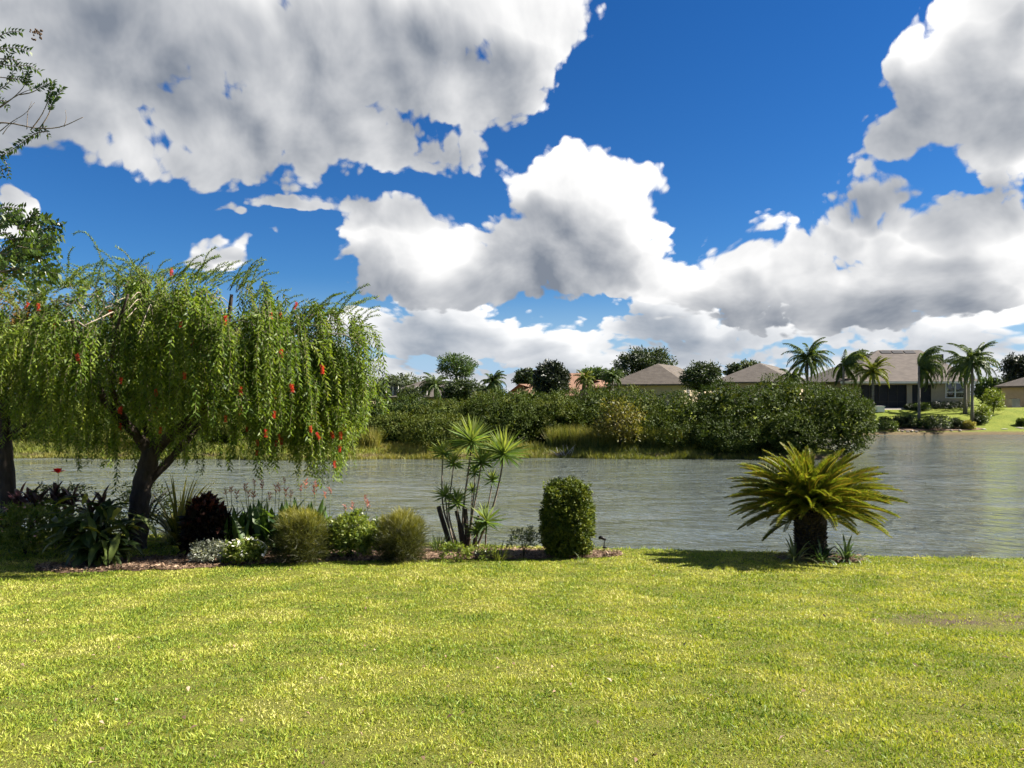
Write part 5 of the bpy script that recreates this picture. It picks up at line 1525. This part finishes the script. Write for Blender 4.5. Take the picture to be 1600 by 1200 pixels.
for (a, b, c, d_) in ((xw[4] - .07, xw[4], zw0 - .07, zw1 + .07), (xw[5], xw[5] + .07, zw0 - .07, zw1 + .07), (xw[4], xw[5], zw1, zw1 + .07), (xw[4], xw[5], zw0 - .07, zw0), (wx - .05, wx + .05, zw0, zw1)):
    fr.box((a, -.07, c), (b, -.022, d_))
fr.box((xw[4], -.068, wz - .03), (wx - .052, -.022, wz + .03)); fr.box((wx + .052, -.068, wz - .03), (xw[5], -.022, wz + .03))
fr.build('frame', M['white_trim'], wn, smooth=False)
for (a, b) in ((xw[4] + .002, wx - .052), (wx + .052, xw[5] - .002)):
    for (c, d_) in ((zw0 + .002, wz - .032), (wz + .032, zw1 - .002)):
        m_ = MB(); m_.box((a, -.035, c), (b, -.024, d_)); m_.build('pane', M['glass'], wn, smooth=False)

# ------------------------------------------------------------------ far garden
M['patio'] = plain_mat('patio_concrete', (0.26, 0.24, 0.21), (0.32, 0.30, 0.27), 2, 0.9)
m_ = MB(); x0, x1 = P(1378, 640, 71)[0], P(1452, 640, 71)[0]
xs = np.linspace(x0, x1, 12); rows_ = []
for x in xs:
    for y in (71.6, 72.2, 72.9):
        rows_.append((x, y, ground_z(x, y) + 0.02))
m_.add(rows_, [(i * 3 + j, (i + 1) * 3 + j, (i + 1) * 3 + j + 1, i * 3 + j + 1) for i in range(11) for j in range(2)])
tag(m_.build('patio', M['patio']), kind='structure')
def far_bed(name, px0, px1, yd0, yd1):
    m2 = MB(); vv2 = []
    for i in range(17):
        a = i / 16
        for j in range(5):
            b = j / 4
            y = yd0 + (yd1 - yd0) * (0.5 + (b - .5) * math.sin(max(.08, a) * min(1.0, 1.08 - a * .05) * math.pi) ** .4)
            x = (px0 + (px1 - px0) * a - 800) / F * y
            vv2.append((x, y, ground_z(x, y) + .03 + .02 * rng.random()))
    m2.add(vv2, [(i * 5 + j, (i + 1) * 5 + j, (i + 1) * 5 + j + 1, i * 5 + j + 1) for i in range(16) for j in range(4)])
    tag(m2.build(name, M['mulch']), kind='structure')
far_bed('far_mulch_bed', 1372, 1538, 63.6, 65.6)
def far_shrub(px, dep, w, h, label, mat, name='round_shrub', group='round shrubs on the far lawn', nc=110, power=2.3):
    r = w / 2 / F * dep
    return shrub(name, G_at(px, dep), r, r * .9, h / F * dep, label, mat, 'shrub', nc, 12, .13, .06, .16, group=group, low=-.7, power=power)
far_shrub(1383, 65.0, 20, 17, 'round clipped shrub nearest the thicket on the far lawn', M['oak_leaf'])
far_shrub(1405, 65.2, 22, 18, 'round clipped shrub left of the slim palm trunk', M['oak_leaf'])
far_shrub(1421, 65.2, 22, 18, 'round clipped shrub touching the slim palm trunk', M['oak_leaf'])
far_shrub(1387, 63.9, 30, 15, 'low spreading shrub at the near edge of the far bed', M['mid_leaf'])
far_shrub(1448, 64.8, 30, 17, 'green shrub just right of the slim palm trunk', M['mid_leaf'])
far_shrub(1466, 64.2, 42, 23, 'largest dark round shrub in the far bed', M['oak_leaf'], nc=170)
far_shrub(1494, 64.8, 16, 16, 'small dark ball shrub beside the yellow plant', M['oak_leaf'])
far_shrub(1513, 64.6, 20, 12, 'low yellow-leaved plant at the foot of the pale palm trunk', M['flax_leaf'], 'yellow_plant', None)
far_shrub(1535, 67.2, 24, 26, 'light green shrub beside the tall clipped hedge', M['light_leaf'], 'light_shrub', None, 140)
far_shrub(1529, 66.6, 20, 13, 'dark low shrub below the light green one', M['oak_leaf'])
far_shrub(1552, 70, 28, 38, 'tall clipped hedge block at the corner of the tan house', M['light_leaf'], 'clipped_hedge', None, 200, 4.0)
far_shrub(1440, 71.5, 22, 10, 'low clipped box hedge on the porch edge', M['mid_leaf'], 'box_hedge', None, 120, 4.0)
far_shrub(1424, 71.8, 18, 7, 'low dark planting before the porch column', M['oak_leaf'])
far_shrub(1483, 72.3, 58, 10, 'dark foundation planting under the house window', M['dark_leaf'], 'foundation_hedge', None, 200, 4.0)
far_shrub(1597, 66.0, 14, 10, 'small shrub on the open lawn by the end house', M['mid_leaf'], 'lawn_shrub', None)
M['rock'] = plain_mat('pale_rock', (0.26, 0.24, 0.21), (0.38, 0.36, 0.31), 4, 0.95, 0.02, 9)
def rock_mesh():
    m2 = MB(); v_ = []
    for k in range(5):
        for j in range(7):
            a = j * 2 * np.pi / 7; zz = k / 4
            r = math.sin(math.pi * (.18 + .74 * zz)) * (.8 + .35 * rng.random())
            v_.append((math.cos(a) * r, math.sin(a) * r * .7, zz * .7 - .1))
    f_ = [(k * 7 + j, k * 7 + (j + 1) % 7, (k + 1) * 7 + (j + 1) % 7, (k + 1) * 7 + j) for k in range(4) for j in range(7)] + [tuple(28 + j for j in range(7))]
    m2.add(v_, f_); me = m2.mesh('rock', False); me.materials.append(M['rock']); return me
rocks = [rock_mesh() for _ in range(3)]
for k, (px, dep) in enumerate([(1410, 63.5), (1418, 63.4), (1425, 63.5), (1432, 63.4), (1404, 63.6), (1486, 63.7), (1500, 63.7), (1537, 64.4)]):
    o_ = new_obj('rock', rocks[k % 3]); o_.location = [float(v) for v in G_at(px, dep)]; s_ = rng.uniform(.12, .2); o_.scale = (s_ * 1.4, s_, s_)
    o_.rotation_euler = (0, 0, rng.uniform(0, 6))
    tag(o_, 'pale stone edging the far planting bed', 'rock', 'pale stones edging the far planting bed')
# white cabinet on the patio, grey air conditioner by the end house
ac = thing('garden_box', G_at(1374, 70.6), 'white box standing on the patio beside the thicket', 'box')
m_ = MB(); m_.box((-.35, -.3, 0), (.35, .3, .5)); m_.build('body', M['white_trim'], ac, smooth=False)
m_ = MB(); m_.box((-.4, -.35, .503), (.4, .35, .57)); m_.build('lid', M['white_trim'], ac, smooth=False)
ac = thing('air_conditioner', G_at(1583, 73.5), 'grey air conditioning unit on the lawn by the end house', 'air conditioner')
m_ = MB(); m_.box((-.4, -.4, .08), (.4, .4, .82)); m_.build('cabinet', M['patio'], ac, smooth=False)
m_ = MB(); m_.tube([(0, 0, .822), (0, 0, .86)], [.33, .33], 14); m_.build('fan_grille', M['bronze'], ac, smooth=False)
m_ = MB(); m_.box((-.5, -.5, -.05), (.5, .5, .078)); m_.build('pad', M['patio'], ac, smooth=False)
# stones by the bright lawn
for k, (px, dep) in enumerate([(1570, 64.6), (1592, 65.2), (1598, 64.9)]):
    o_ = new_obj('rock', rocks[k % 3]); o_.location = [float(v) for v in G_at(px, dep)]; o_.scale = (.35, .2, .1)
    tag(o_, 'flat pale stone lying on the open far lawn', 'rock', 'flat stones on the open far lawn')
